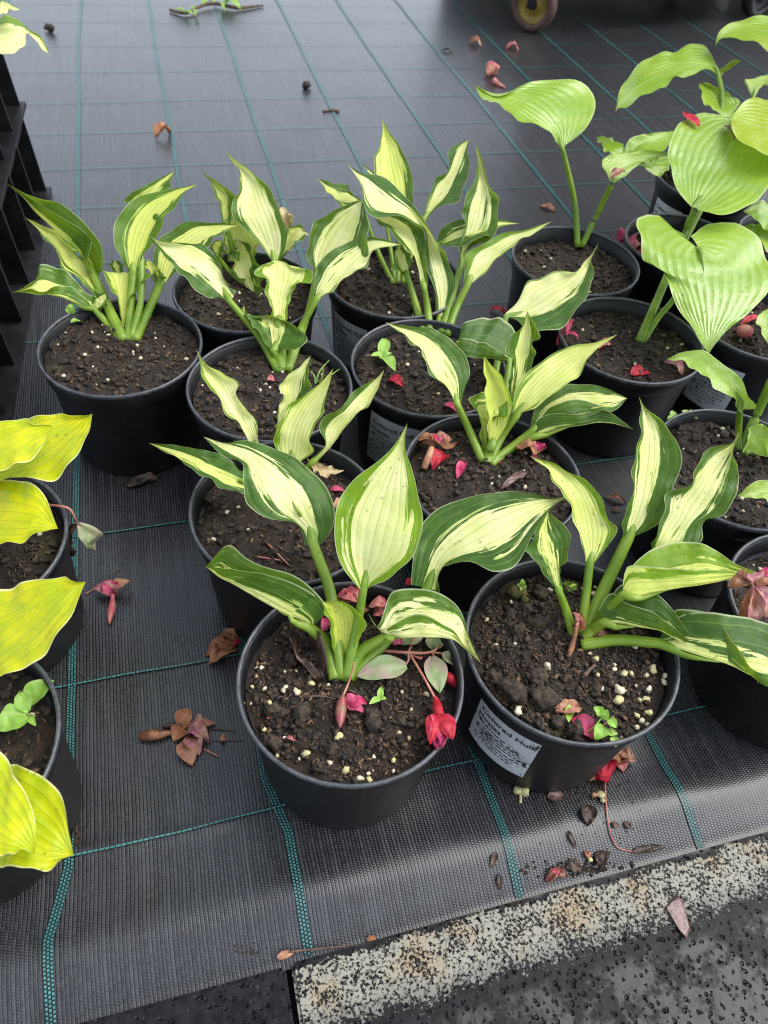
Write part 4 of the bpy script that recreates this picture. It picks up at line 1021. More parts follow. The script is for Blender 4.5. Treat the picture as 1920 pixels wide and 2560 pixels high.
leaf(h, 'C3', [(763, 735, 772, 742, 786, 745, 17), (800, 600, 840, 640, 882, 656, 18), (850, 480, 910, 530, 1012, 611, 19), (935, 410, 970, 430, 1072, 480, 19.9), (943, 300, 1015, 330, 1084, 360, 20.8), (970, 239, 1045, 255, 1079, 260, 21.4), (1087, 188, 22)], (.4, .4), ml=.55, mr=.34, tone=0.30, gt=.12,
     stalk=[(620, 1190, 11.2), (690, 960, 14), (772, 742, 17)], r=(5, 4.5))
leaf(h, 'C3', [(430, 415, 436, 440, 432, 455, 20), (378, 382, 385, 400, 392, 422, 20.3), (335, 344, 20.5)], (.2, .2), ml=.3, mr=.5, tone=0.30, gt=.15, stalk=[(575, 1190, 11.2), (520, 800, 16), (436, 440, 20)], r=(4, 2))

# ---- second row
h = plant('P6', 'hosta with a horizontal pale leaf pointing left, in the pot with grass blades', 'C2', 955, 1790)
leaf(h, 'C2', [(552, 1288, 590, 1305, 640, 1235, 16.5), (470, 1276, 545, 1205, 575, 1190, 17.2), (370, 1242, 480, 1115, 546, 1080, 18), (280, 1150, 390, 1040, 492, 1000, 18.7), (220, 1075, 290, 985, 402, 915, 19.2), (140, 1005, 180, 930, 262, 905, 19.6), (80, 920, 90, 895, 110, 895, 19.9), (24, 833, 20.1)],
     (-.2, .5), ml=.62, mr=.62, tone=0.12, gt=.12, ruf=1.3, stalk=[(930, 1790, 11.2), (800, 1560, 13), (590, 1305, 16.5)], r=(6.5, 5))
leaf(h, 'C2', [(880, 1445, 935, 1455, 990, 1435, 14.5), (868, 1330, 935, 1330, 1012, 1290, 15.5), (848, 1220, 945, 1230, 1052, 1210, 16.4), (828, 1150, 960, 1150, 1132, 1170, 17), (773, 1110, 965, 1080, 1162, 1095, 17.4), (830, 1049, 950, 1045, 1062, 1070, 17.6), (930, 1027, 17.6)], (.6, .6), ml=.75, mr=.75, tone=0.39, gt=.85, ruf=1.6,
     stalk=[(950, 1790, 11.2), (945, 1620, 12.8), (935, 1455, 14.5)], r=(8, 8))
leaf(h, 'C2', [(1165, 1295, 1185, 1305, 1210, 1295, 16), (1188, 1140, 1240, 1220, 1272, 1240, 16.8), (1205, 1048, 1320, 1110, 1382, 1162, 17.6), (1290, 963, 1420, 1020, 1482, 1092, 18.3), (1430, 889, 1510, 950, 1572, 1002, 18.9), (1580, 861, 1600, 905, 1632, 947, 19.3), (1772, 914, 19.6)],
     (.5, .2), ml=.4, mr=.92, tone=0.21, gt=.12, ruf=1.3, stalk=[(985, 1790, 11.2), (1080, 1510, 13.2), (1185, 1305, 16)], r=(6.5, 5))
leaf(h, 'C2', [(1180, 1112, 1195, 1115, 1215, 1112, 16), (1133, 1000, 1230, 1000, 1402, 1112, 17), (1130, 900, 1280, 900, 1532, 1082, 18), (1168, 790, 1340, 810, 1550, 962, 19), (1260, 704, 1400, 730, 1547, 830, 20), (1390, 649, 1455, 670, 1537, 720, 20.8), (1512, 606, 21.4)],
     (.4, .3), ml=.36, mr=.55, tone=0.17, gt=.12, stalk=[(1000, 1790, 11.2), (1130, 1400, 13.4), (1195, 1115, 16)], r=(5, 4.5))
leaf(h, 'C2', [(878, 1645, 900, 1655, 925, 1645, 13), (820, 1570, 920, 1560, 1062, 1642, 13.8), (768, 1500, 930, 1490, 1124, 1580, 14.4), (738, 1440, 900, 1430, 1062, 1480, 14.7), (700, 1415, 820, 1418, 930, 1427, 14.8), (668, 1370, 705, 1390, 740, 1410, 14.9), (690, 1335, 15)], (.5, .5), ml=.45, mr=.25, tone=0.39, gt=.15,
     stalk=[(945, 1800, 11.2), (915, 1720, 12), (900, 1655, 13)], r=(7, 6))

h = plant('P7', 'hosta in the back row with a long pointed cream leaf and a crumpled one below', 'C2', 730, 1205)
leaf(h, 'C2', [(880, 1025, 905, 1040, 925, 1032, 15.5), (800, 920, 880, 940, 967, 950, 16.6), (688, 800, 845, 840, 989, 850, 17.8), (608, 710, 805, 730, 967, 740, 19), (613, 610, 770, 620, 907, 630, 20), (670, 520, 740, 510, 867, 530, 21), (660, 420, 700, 420, 772, 430, 21.8), (610, 345, 625, 345, 650, 350, 22.5), (561, 268, 23.2)],
     (.5, .4), ml=.74, mr=.62, tone=0.17, gt=.2, stalk=[(745, 1205, 11.2), (830, 1125, 13), (905, 1040, 15.5)], r=(6, 5))
leaf(h, 'C2', [(545, 775, 570, 785, 595, 765, 17), (523, 660, 570, 650, 620, 660, 18.2), (498, 580, 560, 570, 630, 580, 19), (465, 500, 500, 500, 552, 510, 19.8), (425, 440, 435, 440, 460, 455, 20.4), (394, 403, 20.8)], (.4, .3), ml=.7, mr=.2, tone=0.57, gt=.4,
     stalk=[(715, 1205, 11.2), (630, 1000, 14), (570, 785, 17)], r=(5, 4))
leaf(h, 'C2', [(948, 972, 962, 980, 975, 982, 15), (975, 880, 1000, 900, 1022, 940, 16), (1000, 794, 1040, 840, 1082, 892, 16.8), (1080, 789, 1095, 820, 1112, 860, 17.2), (1143, 849, 17.3)], (.3, .3), ml=.7, mr=.85, tone=0.43, gt=.4, stalk=[(750, 1205, 11.2), (870, 1090, 13), (962, 980, 15)], r=(4.5, 4))
leaf(h, 'C2', [(700, 1200, 740, 1232, 800, 1262, 12), (628, 1110, 690, 1120, 802, 1200, 13), (588, 1010, 680, 1010, 792, 1060, 14), (620, 930, 670, 930, 742, 950, 15), (640, 878, 15.8)], (.4, .5), ml=.75, mr=.5, tone=0.30, gt=.15, ruf=2.2)
leaf(h, 'C2', [(570, 960, 640, 1005, 760, 1005, 14), (540, 890, 660, 880, 800, 900, 15.5), (590, 760, 680, 760, 780, 830, 17), (640, 700, 18)], (.4, .4), ml=.85, mr=.85, tone=0.53, gt=.8, stalk=[(725, 1205, 11.2), (680, 1100, 12.6), (640, 1005, 14)], r=(6, 5))
leaf(h, 'C2', [(450, 940, 500, 985, 545, 1000, 15), (470, 900, 510, 920, 560, 930, 15.6), (540, 880, 16)], (.3, .3), ml=.7, mr=.4, tone=0.57, gt=.5, ruf=2.0, stalk=[(710, 1205, 11.2), (590, 1100, 13), (500, 985, 15)], r=(4.5, 4))
leaf(h, 'C2', [(938, 800, 980, 802, 1020, 790, 17), (928, 720, 985, 720, 1030, 740, 18), (940, 660, 960, 655, 985, 670, 18.5)], (.3, .3), kind='dry', ruf=2.0, label='dried tan leaf')

# ---- back left
h = plant('P5', 'yellow-green variegated hosta in the pot beside the crates at back left', 'C1', 875, 1310)
leaf(h, 'C1', [(640, 845, 650, 855, 700, 832, 14.5), (605, 765, 600, 752, 713, 760, 15.5), (640, 622, 510, 667, 702, 640, 16.6), (560, 537, 420, 582, 622, 530, 17.6), (450, 462, 330, 492, 502, 414, 18.4), (340, 397, 240, 407, 392, 344, 19), (215, 322, 150, 307, 232, 311, 19.4), (43, 218, 19.6)],
     (1.4, 1.5), ml=.5, mr=.42, tone=0.61, gt=.3, stalk=[(855, 1305, 11.3), (760, 1100, 12.6), (650, 855, 14.5)], r=(8, 7))
leaf(h, 'C1', [(650, 985, 700, 985, 722, 962, 13.5), (540, 882, 600, 852, 642, 830, 14.5), (430, 792, 490, 742, 562, 730, 15.5), (388, 692, 410, 642, 462, 630, 16.3), (308, 592, 320, 552, 372, 540, 17), (238, 512, 240, 500, 262, 489, 17.5), (173, 453, 17.8)], (.5, .3), ml=.75, mr=.8, tone=0.61, gt=.3,
     stalk=[(860, 1305, 11.3), (790, 1150, 12.3), (700, 985, 13.5)], r=(7, 6.5))
leaf(h, 'C1', [(650, 1065, 655, 1085, 645, 1010, 13), (580, 1000, 560, 1053, 570, 943, 13.7), (480, 930, 450, 1014, 482, 848, 14.3), (390, 930, 350, 977, 382, 788, 14.8), (320, 950, 270, 966, 278, 777, 15.1), (230, 955, 200, 966, 247, 858, 15.2), (150, 962, 140, 968, 170, 936, 15.3), (78, 971, 15.3)],
     (.9, 1.2), ml=.5, mr=.55, tone=0.53, gt=.3, ruf=1.5, stalk=[(840, 1305, 11.2), (740, 1185, 12), (655, 1085, 13)], r=(6, 5))
leaf(h, 'C1', [(635, 1040, 660, 1070, 690, 1085, 13.2), (650, 990, 690, 1030, 735, 1060, 13.6), (690, 975, 715, 1000, 748, 1010, 13.9), (735, 980, 14)], (.3, .3), ml=.55, mr=.5, tone=0.39, gt=.2)
leaf(h, 'C1', [(890, 835, 920, 848, 945, 835, 15), (843, 745, 920, 760, 987, 740, 16), (793, 650, 930, 650, 1042, 640, 17.1), (788, 530, 970, 530, 1107, 540, 18.3), (840, 413, 1040, 420, 1162, 440, 19.4), (950, 313, 1110, 350, 1212, 360, 20.2), (1150, 263, 1210, 290, 1262, 300, 20.8), (1363, 223, 21.3)],
     (.5, .4), ml=.5, mr=.6, tone=0.71, gt=.35, stalk=[(890, 1305, 11.3), (900, 1100, 12.8), (920, 848, 15)], r=(6, 6))
leaf(h, 'C1', [(882, 375, 960, 405, 1120, 500, 19), (863, 340, 960, 330, 1130, 380, 19.6), (930, 268, 1030, 280, 1165, 270, 20.2), (1060, 203, 1100, 220, 1180, 215, 20.8), (1206, 128, 21.4)], (.3, .3), ml=.3, mr=.5, tone=0.66, gt=.25, stalk=[(900, 1305, 11.3), (975, 1000, 14), (960, 405, 19)], r=(5, 4))
leaf(h, 'C1', [(1070, 880, 1110, 905, 1165, 885, 14.5), (1063, 760, 1130, 780, 1242, 800, 15.5), (1063, 670, 1170, 690, 1332, 740, 16.4), (1130, 573, 1270, 610, 1432, 660, 17.2), (1290, 489, 1390, 540, 1502, 590, 17.8), (1480, 489, 1520, 515, 1572, 545, 18.2), (1653, 507, 18.4)], (.3, .3), ml=.35, mr=.7, tone=0.57, gt=.2,
     stalk=[(930, 1305, 11.3), (1010, 1130, 12.5), (1110, 905, 14.5)], r=(7, 6))
leaf(h, 'C1', [(840, 1255, 870, 1290, 900, 1255, 11.2), (822, 1050, 850, 1060, 892, 1050, 13), (770, 950, 850, 925, 962, 930, 14), (722, 862, 850, 845, 1042, 862, 14.8), (695, 823, 820, 832, 1075, 828, 15)], (.7, .7), ml=.7, mr=.6, tone=0.66, gt=.5)
leaf(h, 'C1', [(800, 842, 820, 845, 850, 835, 14.5), (758, 790, 800, 780, 848, 780, 15.3), (775, 748, 795, 745, 815, 752, 15.7)], (.3, .3), ml=.35, mr=.35, tone=0.48, gt=.25)
leaf(h, 'C1', [(1065, 900, 1090, 905, 1122, 892, 14.3), (1000, 790, 1050, 802, 1137, 862, 15.2), (1005, 748, 1030, 750, 1070, 770, 15.6)], (.4, .4), ml=.6, mr=.5, tone=0.61, gt=.4)

# ---- plain green hostas
h = plant('P10', 'two-leaved plain green hosta at the back, one big leaf on a long bare stalk', 'C4', 625, 955)
leaf(h, 'C4', [(515, 397, 535, 408, 560, 397, 23), (470, 330, 510, 330, 650, 330, 23.8), (400, 296, 470, 270, 716, 200, 24.6), (320, 262, 410, 215, 692, 95, 25.3), (250, 227, 340, 170, 572, 47, 25.8), (185, 182, 260, 140, 390, 47, 26), (135, 147, 170, 120, 215, 125, 26), (95, 152, 105, 105, 120, 100, 26), (57, 70, 26.3)],
     (.5, .6), kind='green', stalk=[(620, 955, 10.9), (605, 720, 16), (535, 408, 23)], r=(6, 4.5))
leaf(h, 'C4', [(790, 592, 810, 603, 835, 592, 20), (754, 500, 830, 540, 902, 547, 20.6), (780, 458, 880, 500, 962, 502, 21), (900, 442, 960, 465, 1022, 479, 21.2), (1000, 427, 1040, 450, 1072, 466, 21.3), (1122, 440, 21.4)], (.4, .3), kind='green', gt=.1, stalk=[(640, 955, 10.9), (720, 790, 15), (810, 603, 20)], r=(5.5, 4.5))
pet_jobs = []
h = plant('P13', 'small plain green hosta in the farthest pot, leaves spilling left', 'F', 1781, 440)
leaf(h, 'C4', [(860, 448, 880, 448, 890, 430, 17.5), (790, 442, 820, 420, 840, 380, 18), (740, 385, 745, 370, 760, 352, 18.3), (722, 353, 18.4)], (.3, .3), kind='green', gt=.2, stalk=[(1356, 567, 11.2), (1100, 500, 15.5), (880, 448, 17.5)], r=(4, 3))
leaf(h, 'C4', [(875, 445, 895, 452, 915, 455, 17.5), (900, 368, 960, 400, 1000, 442, 18.5), (1000, 338, 1060, 370, 1102, 420, 19), (1165, 318, 19.2)], (.4, .3), kind='green', gt=.0, stalk=[(1356, 567, 11.2), (1120, 500, 15), (895, 452, 17.5)], r=(4, 3))
leaf(h, 'C4', [(1010, 490, 1062, 470, 1112, 470, 16.5), (958, 506, 1062, 520, 1132, 500, 16.2), (1010, 540, 1068, 545, 1105, 535, 15.8), (1072, 579, 15.4)], (.4, .4), kind='green', stalk=[(1356, 567, 11.2), (1200, 470, 15), (1062, 470, 16.5)], r=(4, 3))
leaf(h, 'E8', [(1505, 905, 1520, 920, 1542, 905, 16), (1438, 770, 1540, 830, 1602, 800, 17), (1500, 743, 1600, 770, 1682, 790, 17.3), (1720, 688, 17.6)], (.3, .3), kind='green', gt=.4, stalk=[(1140, 1640, 11.2), (1400, 1300, 13.5), (1520, 920, 16)], r=(4, 3))

h = plant('P11', 'plain green hosta with two huge glossy heart-shaped leaves at the right', 'C4', 960, 1475)
leaf(h, 'C4', [(1245, 737, 1260, 744, 1280, 757, 22), (1170, 650, 1290, 680, 1400, 789, 22.5), (1120, 500, 1340, 590, 1572, 716, 23.2), (1124, 390, 1400, 500, 1682, 602, 24), (1180, 278, 1450, 410, 1722, 482, 24.7), (1290, 223, 1500, 340, 1702, 402, 25.2), (1420, 240, 1530, 300, 1632, 342, 25.5), (1592, 268, 25.7)],
     (.4, .4), kind='green', drops=110, rows=44, cols=25, stalk=[(955, 1475, 11.1), (1090, 1160, 14.6), (1200, 890, 18.6), (1260, 744, 22)], r=(7, 5.5), label='round glossy leaf with two fallen petals')
leaf(h, 'C4', [(1190, 885, 1275, 957, 1240, 890, 20.5), (1060, 770, 1285, 977, 1330, 837, 20.5), (953, 790, 1295, 1012, 1470, 833, 20.4), (957, 900, 1305, 1060, 1602, 910, 20.2), (985, 1022, 1315, 1130, 1664, 1040, 19.8), (1075, 1067, 1325, 1210, 1667, 1180, 19.3), (1125, 1200, 1330, 1300, 1572, 1296, 18.6),
     (1220, 1357, 1333, 1400, 1462, 1391, 17.8), (1295, 1482, 1335, 1485, 1375, 1481, 17), (1335, 1538, 16.5)], (.2, .3), kind='green', drops=110, rows=46, cols=27, ruf=1.4, stalk=[(975, 1475, 11.1), (1060, 1340, 13), (1150, 1230, 15), (1275, 957, 20.5)], r=(5, 4), label='heart-shaped leaf hanging tip down')

h = plant('P12', 'tall plain green hosta behind the heart-shaped leaves, arching leaf at top right', 'F', 1700, 620)
leaf(h, 'E8', [(1150, 682, 1190, 692, 1230, 662, 24), (1060, 652, 1140, 620, 1172, 570, 24.8), (940, 697, 1010, 600, 1062, 453, 25.2), (800, 737, 830, 640, 900, 433, 25.3), (660, 817, 650, 710, 700, 498, 25.2), (520, 902, 490, 780, 508, 568, 24.8), (400, 957, 370, 870, 368, 668, 24.2), (290, 997, 275, 960, 288, 800, 23.5), (219, 1052, 23)],
     (.3, .4), kind='green', stalk=[(830, 2330, 11), (1130, 1500, 17), (1230, 950, 22), (1190, 692, 24)], r=(5.5, 4.5), ruf=1.5)
leaf(h, 'E8', [(1130, 655, 1180, 695, 1232, 705, 23.8), (1230, 638, 1270, 655, 1302, 645, 24.2), (1330, 563, 1350, 592, 1362, 602, 24.5), (1416, 570, 24.7)], (.3, .3), kind='green', gt=.35)
leaf(h, 'E8', [(1270, 1155, 1290, 1165, 1312, 1105, 20.5), (1180, 1040, 1240, 1050, 1392, 960, 21.3), (1080, 1000, 1150, 920, 1282, 888, 22), (1028, 880, 1080, 820, 1152, 808, 22.5), (1008, 783, 22.8)], (.6, .6), kind='green', gt=.2, stalk=[(850, 2330, 11), (1150, 1700, 16), (1290, 1165, 20.5)], r=(5, 4))
h = plant('P14a', 'plain green hosta cut by the right edge, yellow-green upper leaves', 'F', 1965, 555)
leaf(h, 'F', [(2050, 348, 2050, 330, 2050, 312, 25.2), (2000, 402, 1990, 330, 1990, 268, 25.8), (1930, 397, 1930, 325, 1925, 253, 26.2), (1870, 362, 1880, 310, 1885, 241, 26.4), (1832, 320, 1845, 300, 1855, 260, 26.5), (1824, 298, 26.5)], (.4, .4), kind='green', gt=.85, stalk=[(1965, 555, 11.2), (2030, 440, 18), (2050, 330, 25.2)], r=(5, 4))
leaf(h, 'F', [(2040, 200, 2050, 150, 2040, 105, 27), (1960, 150, 1960, 90, 1960, 50, 28), (1895, 112, 1890, 75, 1891, 40, 28.4), (1846, 95, 1835, 80, 1830, 56, 28.2), (1810, 93, 1803, 90, 1797, 80, 27.8), (1788, 116, 27.2)], (.4, .4), kind='green', gt=.3, stalk=[(1970, 555, 11.2), (2060, 350, 20), (2050, 150, 27)], r=(5, 4))
leaf(h, 'F', [(2000, 600, 2000, 575, 2000, 545, 16), (1940, 582, 1940, 545, 1945, 515, 16.6), (1894, 555, 1898, 530, 1896, 505, 17), (1858, 527, 17)], (.3, .3), kind='green', stalk=[(1965, 560, 11.2), (1990, 575, 13.5), (2000, 575, 16)], r=(4, 3))
leaf(h, 'F', [(2010, 680, 2010, 630, 2000, 580, 15), (1940, 640, 1940, 600, 1940, 556, 15.6), (1886, 600, 1890, 580, 1890, 557, 15.8), (1856, 567, 15.7)], (.3, .3), kind='green', gt=.1, stalk=[(1965, 565, 11.2), (2000, 610, 13.5), (2010, 630, 15)], r=(4, 3))
h = plant('P14b', 'small green hosta at the right edge below the heart-shaped leaf', 'F', 1985, 800)
leaf(h, 'F', [(1935, 765, 1945, 768, 1958, 765, 14.5), (1896, 788, 1930, 795, 1972, 795, 14.6), (1899, 825, 1928, 830, 1955, 830, 14), (1923, 862, 13.4)], (.4, .4), kind='green', gt=.1, stalk=[(1985, 805, 11.2), (1970, 780, 13), (1945, 768, 14.5)], r=(3.5, 3))
h = plant('P15', 'plain green hosta at the right with a leaf drooping left over its pot', 'D7', 805, 800)
leaf(h, 'D7', [(770, 482, 800, 515, 832, 502, 16.5), (758, 435, 810, 440, 902, 502, 17.2), (680, 387, 760, 370, 860, 425, 17.8), (590, 317, 670, 280, 812, 300, 18.2), (510, 242, 560, 200, 692, 200, 18.4), (420, 187, 450, 150, 542, 103, 18.4), (350, 170, 370, 150, 402, 114, 18.3), (293, 160, 18.2)], (.3, .4), kind='green',
     stalk=[(795, 800, 11.3), (793, 650, 13.5), (800, 515, 16.5)], r=(5, 4))
leaf(h, 'F', [(1935, 920, 1945, 915, 1950, 905, 20.5), (1990, 960, 1995, 900, 1985, 840, 21.5), (2060, 950, 2060, 890, 2050, 840, 22), (2130, 890, 22)], (.3, .3), kind='green', stalk=[(1853, 1125, 11.3), (1893, 1035, 15), (1945, 915, 20.5)], r=(6.5, 5.5))
leaf(h, 'D7', [(825, 800, 842, 808, 862, 805, 12.6), (878, 640, 930, 720, 982, 832, 13.6), (960, 608, 1005, 720, 1015, 852, 14), (1085, 800, 14)], (.6, .6), kind='green', gt=.15, stalk=[(810, 815, 11.2), (825, 815, 11.8), (842, 808, 12.6)], r=(5, 4.5))
leaf(h, 'F', [(1960, 1130, 1965, 1140, 1965, 1150, 13), (2010, 1110, 2010, 1145, 2010, 1185, 13.6), (2080, 1160, 13.6)], (.3, .3), kind='green', stalk=[(1852, 1133, 11.2), (1900, 1133, 12), (1965, 1140, 13)], r=(4.5, 4))
h = plant('P16', 'green hosta reaching in from the right edge, one pale pointed leaf', 'F', 2030, 1480)
leaf(h, 'F', [(2010, 1262, 2020, 1235, 2010, 1205, 16), (1960, 1262, 1965, 1225, 1960, 1195, 16.6), (1915, 1252, 1915, 1222, 1917, 1198, 16.9), (1875, 1243, 1875, 1228, 1880, 1210, 17), (1843, 1240, 17)], (.3, .3), kind='green', gt=.15, stalk=[(2030, 1480, 11.2), (2040, 1340, 13.6), (2020, 1235, 16)], r=(5, 4))

# ---- golden hostas at the left edge
h = plant('YA', 'golden yellow hosta in the upper pot at the left edge', 'D1', -150, 1000)
leaf(h, 'D1', [(-250, 622, -250, 600, -250, 562, 16), (-80, 662, -60, 560, -60, 322, 17), (150, 622, 150, 480, 60, 213, 18), (420, 618, 330, 370, 240, 138, 18.6), (592, 470, 490, 250, 430, 116, 19), (692, 280, 620, 170, 570, 124, 19.2), (719, 160, 690, 130, 680, 124, 19.3), (730, 108, 19.4)], (.3, .5), kind='gold', drops=40, gt=.9, rows=40, cols=23,
     stalk=[(-160, 1000, 11.2), (-260, 800, 13.5), (-250, 600, 16)])
leaf(h, 'D1', [(-300, 425, -300, 405, -300, 380, 19), (-120, 562, -100, 390, -120, 198, 20), (60, 537, 60, 330, 30, 166, 20.5), (210, 487, 190, 270, 180, 158, 20.8), (330, 362, 310, 230, 290, 182, 20.9), (417, 204, 21)], (.3, .4), kind='gold', gt=.25, rows=40, cols=23, stalk=[(-170, 1000, 11.2), (-310, 700, 15), (-300, 405, 19)])
leaf(h, 'D1', [(-300, 905, -300, 885, -300, 860, 15), (-100, 1152, -100, 950, -100, 640, 16.4), (60, 1132, 80, 950, 60, 624, 17), (200, 1102, 200, 960, 220, 654, 17.3), (310, 1060, 300, 970, 332, 724, 17.4), (400, 1024, 390, 1000, 407, 890, 17.2), (458, 1016, 17)], (.3, .4), kind='gold', gt=.2, rows=40, cols=23, stalk=[(-160, 1000, 11.2), (-250, 960, 13), (-300, 885, 15)])
h = plant('YB', 'golden yellow hosta in the lower pot at the left edge, leaves overhanging the fabric', 'D2', -150, 700)
leaf(h, 'D1', [(-250, 2120, -250, 2100, -250, 2070, 15.5), (-80, 2242, -80, 2010, -120, 1558, 17.3), (150, 2122, 130, 1840, 80, 1478, 18.1), (340, 2012, 300, 1690, 260, 1423, 18.7), (500, 1822, 440, 1565, 430, 1413, 19.1), (607, 1600, 570, 1480, 570, 1429, 19.3), (677, 1436, 19.4)], (.3, .5), kind='gold', gt=.3, rows=40, cols=23,
     stalk=[(-160, 2560, 11.2), (-230, 2300, 13), (-250, 2100, 15.5)])
leaf(h, 'D2', [(-250, 1270, -250, 1240, -250, 1205, 14.8), (-80, 1742, -20, 1330, 60, 983, 16.3), (120, 1799, 150, 1430, 262, 1038, 16.9), (300, 1807, 300, 1540, 432, 1163, 17.1), (430, 1774, 430, 1620, 532, 1340, 17), (510, 1732, 520, 1670, 552, 1560, 16.7), (580, 1698, 16.5)], (.4, .4), kind='gold', drops=60, gt=.75, rows=40, cols=23,
     stalk=[(-170, 700, 11.2), (-230, 1000, 13), (-250, 1240, 14.8)])
leaf(h, 'D2', [(-250, 1180, -250, 1150, -250, 1120, 16.8), (-120, 1692, -80, 1360, -60, 838, 18.2), (40, 1685, 40, 1470, 102, 1048, 18.6), (150, 1680, 140, 1560, 237, 1260, 18.6), (230, 1679, 225, 1630, 272, 1450, 18.4), (277, 1677, 18.2)], (.3, .3), kind='gold', gt=.55, rows=40, cols=23,
     stalk=[(-180, 700, 11.2), (-240, 950, 14), (-250, 1150, 16.8)])

# ---- plant on the crates
cpl = thing('hosta_plant', 'white edged hosta leaves hanging over the stacked crates at top left', 'plant', (-.74, 1.05, .1460))
leaf(cpl, 'D3', [(-60, 235, -60, 205, -60, 170, 27), (0, 318, 0, 210, 0, 110, 27.2), (90, 332, 90, 205, 92, 110, 27.2), (140, 287, 132, 195, 142, 142, 27), (168, 206, 172, 195, 187, 184, 26.7), (220, 252, 235, 240, 247, 225, 26), (270, 302, 276, 296, 282, 280, 25.2), (299, 329, 24.7)], (.2, .2), ml=1.2, mr=.45, tone=0.14, gt=.8)
leaf(cpl, 'D3', [(-60, 130, -60, 90, -60, 20, 29), (0, 87, 0, 50, -5, -5, 29.5), (70, 62, 62, 46, 52, 18, 29.6), (131, 62, 29.6)], (.2, .2), ml=.9, mr=.8, tone=0.12, gt=.6)
for z0, p in ((26.9, (-.745, 1.06, .1460)), (28.8, (-.735, 1.05, .1460))):
    e = cp('D3', -60, 205 if z0 < 28 else 90, z0/100)
    V, F = tube_vf(catmull([p, ((p[0]+e.x)/2-.01, (p[1]+e.y)/2, .268), tuple(e)], 12), np.linspace(.005, .004, 12), 10)
    mk('leaf_stalk', V, F, M['stalk'], cpl)

# ================================================================== fallen flowers, seedlings and litter
def surf(key, crop, x, y, lift=0.0):
    """point on a surface: a pot's soil (its key), the fabric ('G') or a height in metres"""
    if key == 'G':
        p = cp(crop, x, y, 0.0)
        for _ in range(3): p = cp(crop, x, y, fab_h(p.dot(E1), p.dot(E2)) + lift)
        return p
    if isinstance(key, str):
        p = cp(crop, x, y, POTS[key]['z'])
        for _ in range(4): p = cp(crop, x, y, soil_h(key, p.x, p.y) + lift)
        return p
    return cp(crop, x, y, key + lift)

def mpp(p, crop): return (Vector((0, 0, CAM_H))-p).length/FPX/CROP[crop][2]

def petal_vf(p0, p1, w, arch=.15, cup=.25, tipw=.5, crinkle=.08, seed=0.0, up=(0, 0, 1), notch=0.0, nr=15, nc=10):
    p0, p1 = Vector(p0), Vector(p1); d = p1-p0; Ln = d.length; t = d.normalized()
    side = t.cross(Vector(up))
    side = side.normalized() if side.length > .05 else t.cross(Vector((0, 1, .2))).normalized()
    nrm = side.cross(t)
    V = []; F = []
    for i in range(nr):
        v = i/(nr-1)
        prof = math.sin(math.pi*min(.999, max(.03, v**(.55+tipw*.45))))**.75 + (.12 if i == 0 else 0)
        for j in range(nc):
            u = 2*j/(nc-1)-1
            a = noise.noise(Vector((u*1.6+seed*3, v*3.1, seed)))*crinkle*1.3 + .6*crinkle*noise.noise(Vector((u*4.5+seed, v*7, seed*2)))
            p = p0 + d*(v - notch*u*u*(v > .6)) + side*(u*prof*w/2) + nrm*(Ln*arch*math.sin(math.pi*v) + w*cup*u*u*prof + (Ln+w)*.5*a)
            V.append(tuple(p))
    for i in range(nr-1):
        for j in range(nc-1): F.append((i*nc+j, i*nc+j+1, (i+1)*nc+j+1, (i+1)*nc+j))
    return V, F

def litter(name, label, cat, key, crop, items, group=None, lift=.0015):
    """a small thing from measured pieces: ('petal', part, x0,y0,x1,y1, width, mat, options) or ('tube', part, [(x,y,lift)...], [radius...], mat)"""
    def where(it):
        return surf(key, crop, it[2], it[3], lift) if it[0] in ('petal', 'lump') else surf(key, crop, it[2][0][0], it[2][0][1], lift)
    org = where(items[0])
    root = thing(name, label, cat, org, group) if len(items) > 1 else None
    out = []
    for n_, it in enumerate(items):
        sd = len(bpy.data.objects)*.37 % 9
        if it[0] == 'petal':
            _, part, x0, y0, x1, y1, w, mat = it[:8]; op = dict(it[8]) if len(it) > 8 else {}
            l0, l1 = op.pop('l0', lift), op.pop('l1', lift)
            a = surf(key, crop, x0, y0, l0); b = surf(key, crop, x1, y1, l1)
            vf = petal_vf(a, b, w*mpp(a, crop), seed=sd, **op)
        elif it[0] == 'tube':
            _, part, pts, rad, mat = it[:5]
            P = [surf(key, crop, q[0], q[1], q[2] if len(q) > 2 else lift) for q in pts]
            k = mpp(P[0], crop); n = max(6, 4*len(P))
            C = catmull([tuple(p) for p in P], n)
            vf = tube_vf(C, np.interp(np.linspace(0, 1, n), np.linspace(0, 1, len(rad)), rad)*k, 8)
        else:
            _, part, x, y, w, mat = it[:6]
            a = surf(key, crop, x, y, lift); r = w*mpp(a, crop)/2; op = it[6] if len(it) > 6 else {}
            vf = lump_vf((a.x, a.y, a.z+r*.6), r, 2, op.get('sq', (1, 1, .8)), op.get('rough', .3), sd)
        if root is None:
            o = mk(name, *vf, M[mat], None, True, org); tag(o, label, cat, group)
        else: o = mk(part, *vf, M[mat], root)
        out.append(o)
    return root or out[0]

def P(part, x0, y0, x1, y1, w, mat, **k): return ('petal', part, x0, y0, x1, y1, w, mat, k)
def T(part, pts, rad, mat): return ('tube', part, pts, rad, mat)
def B(part, x, y, w, mat, **k): return ('lump', part, x, y, w, mat, k)

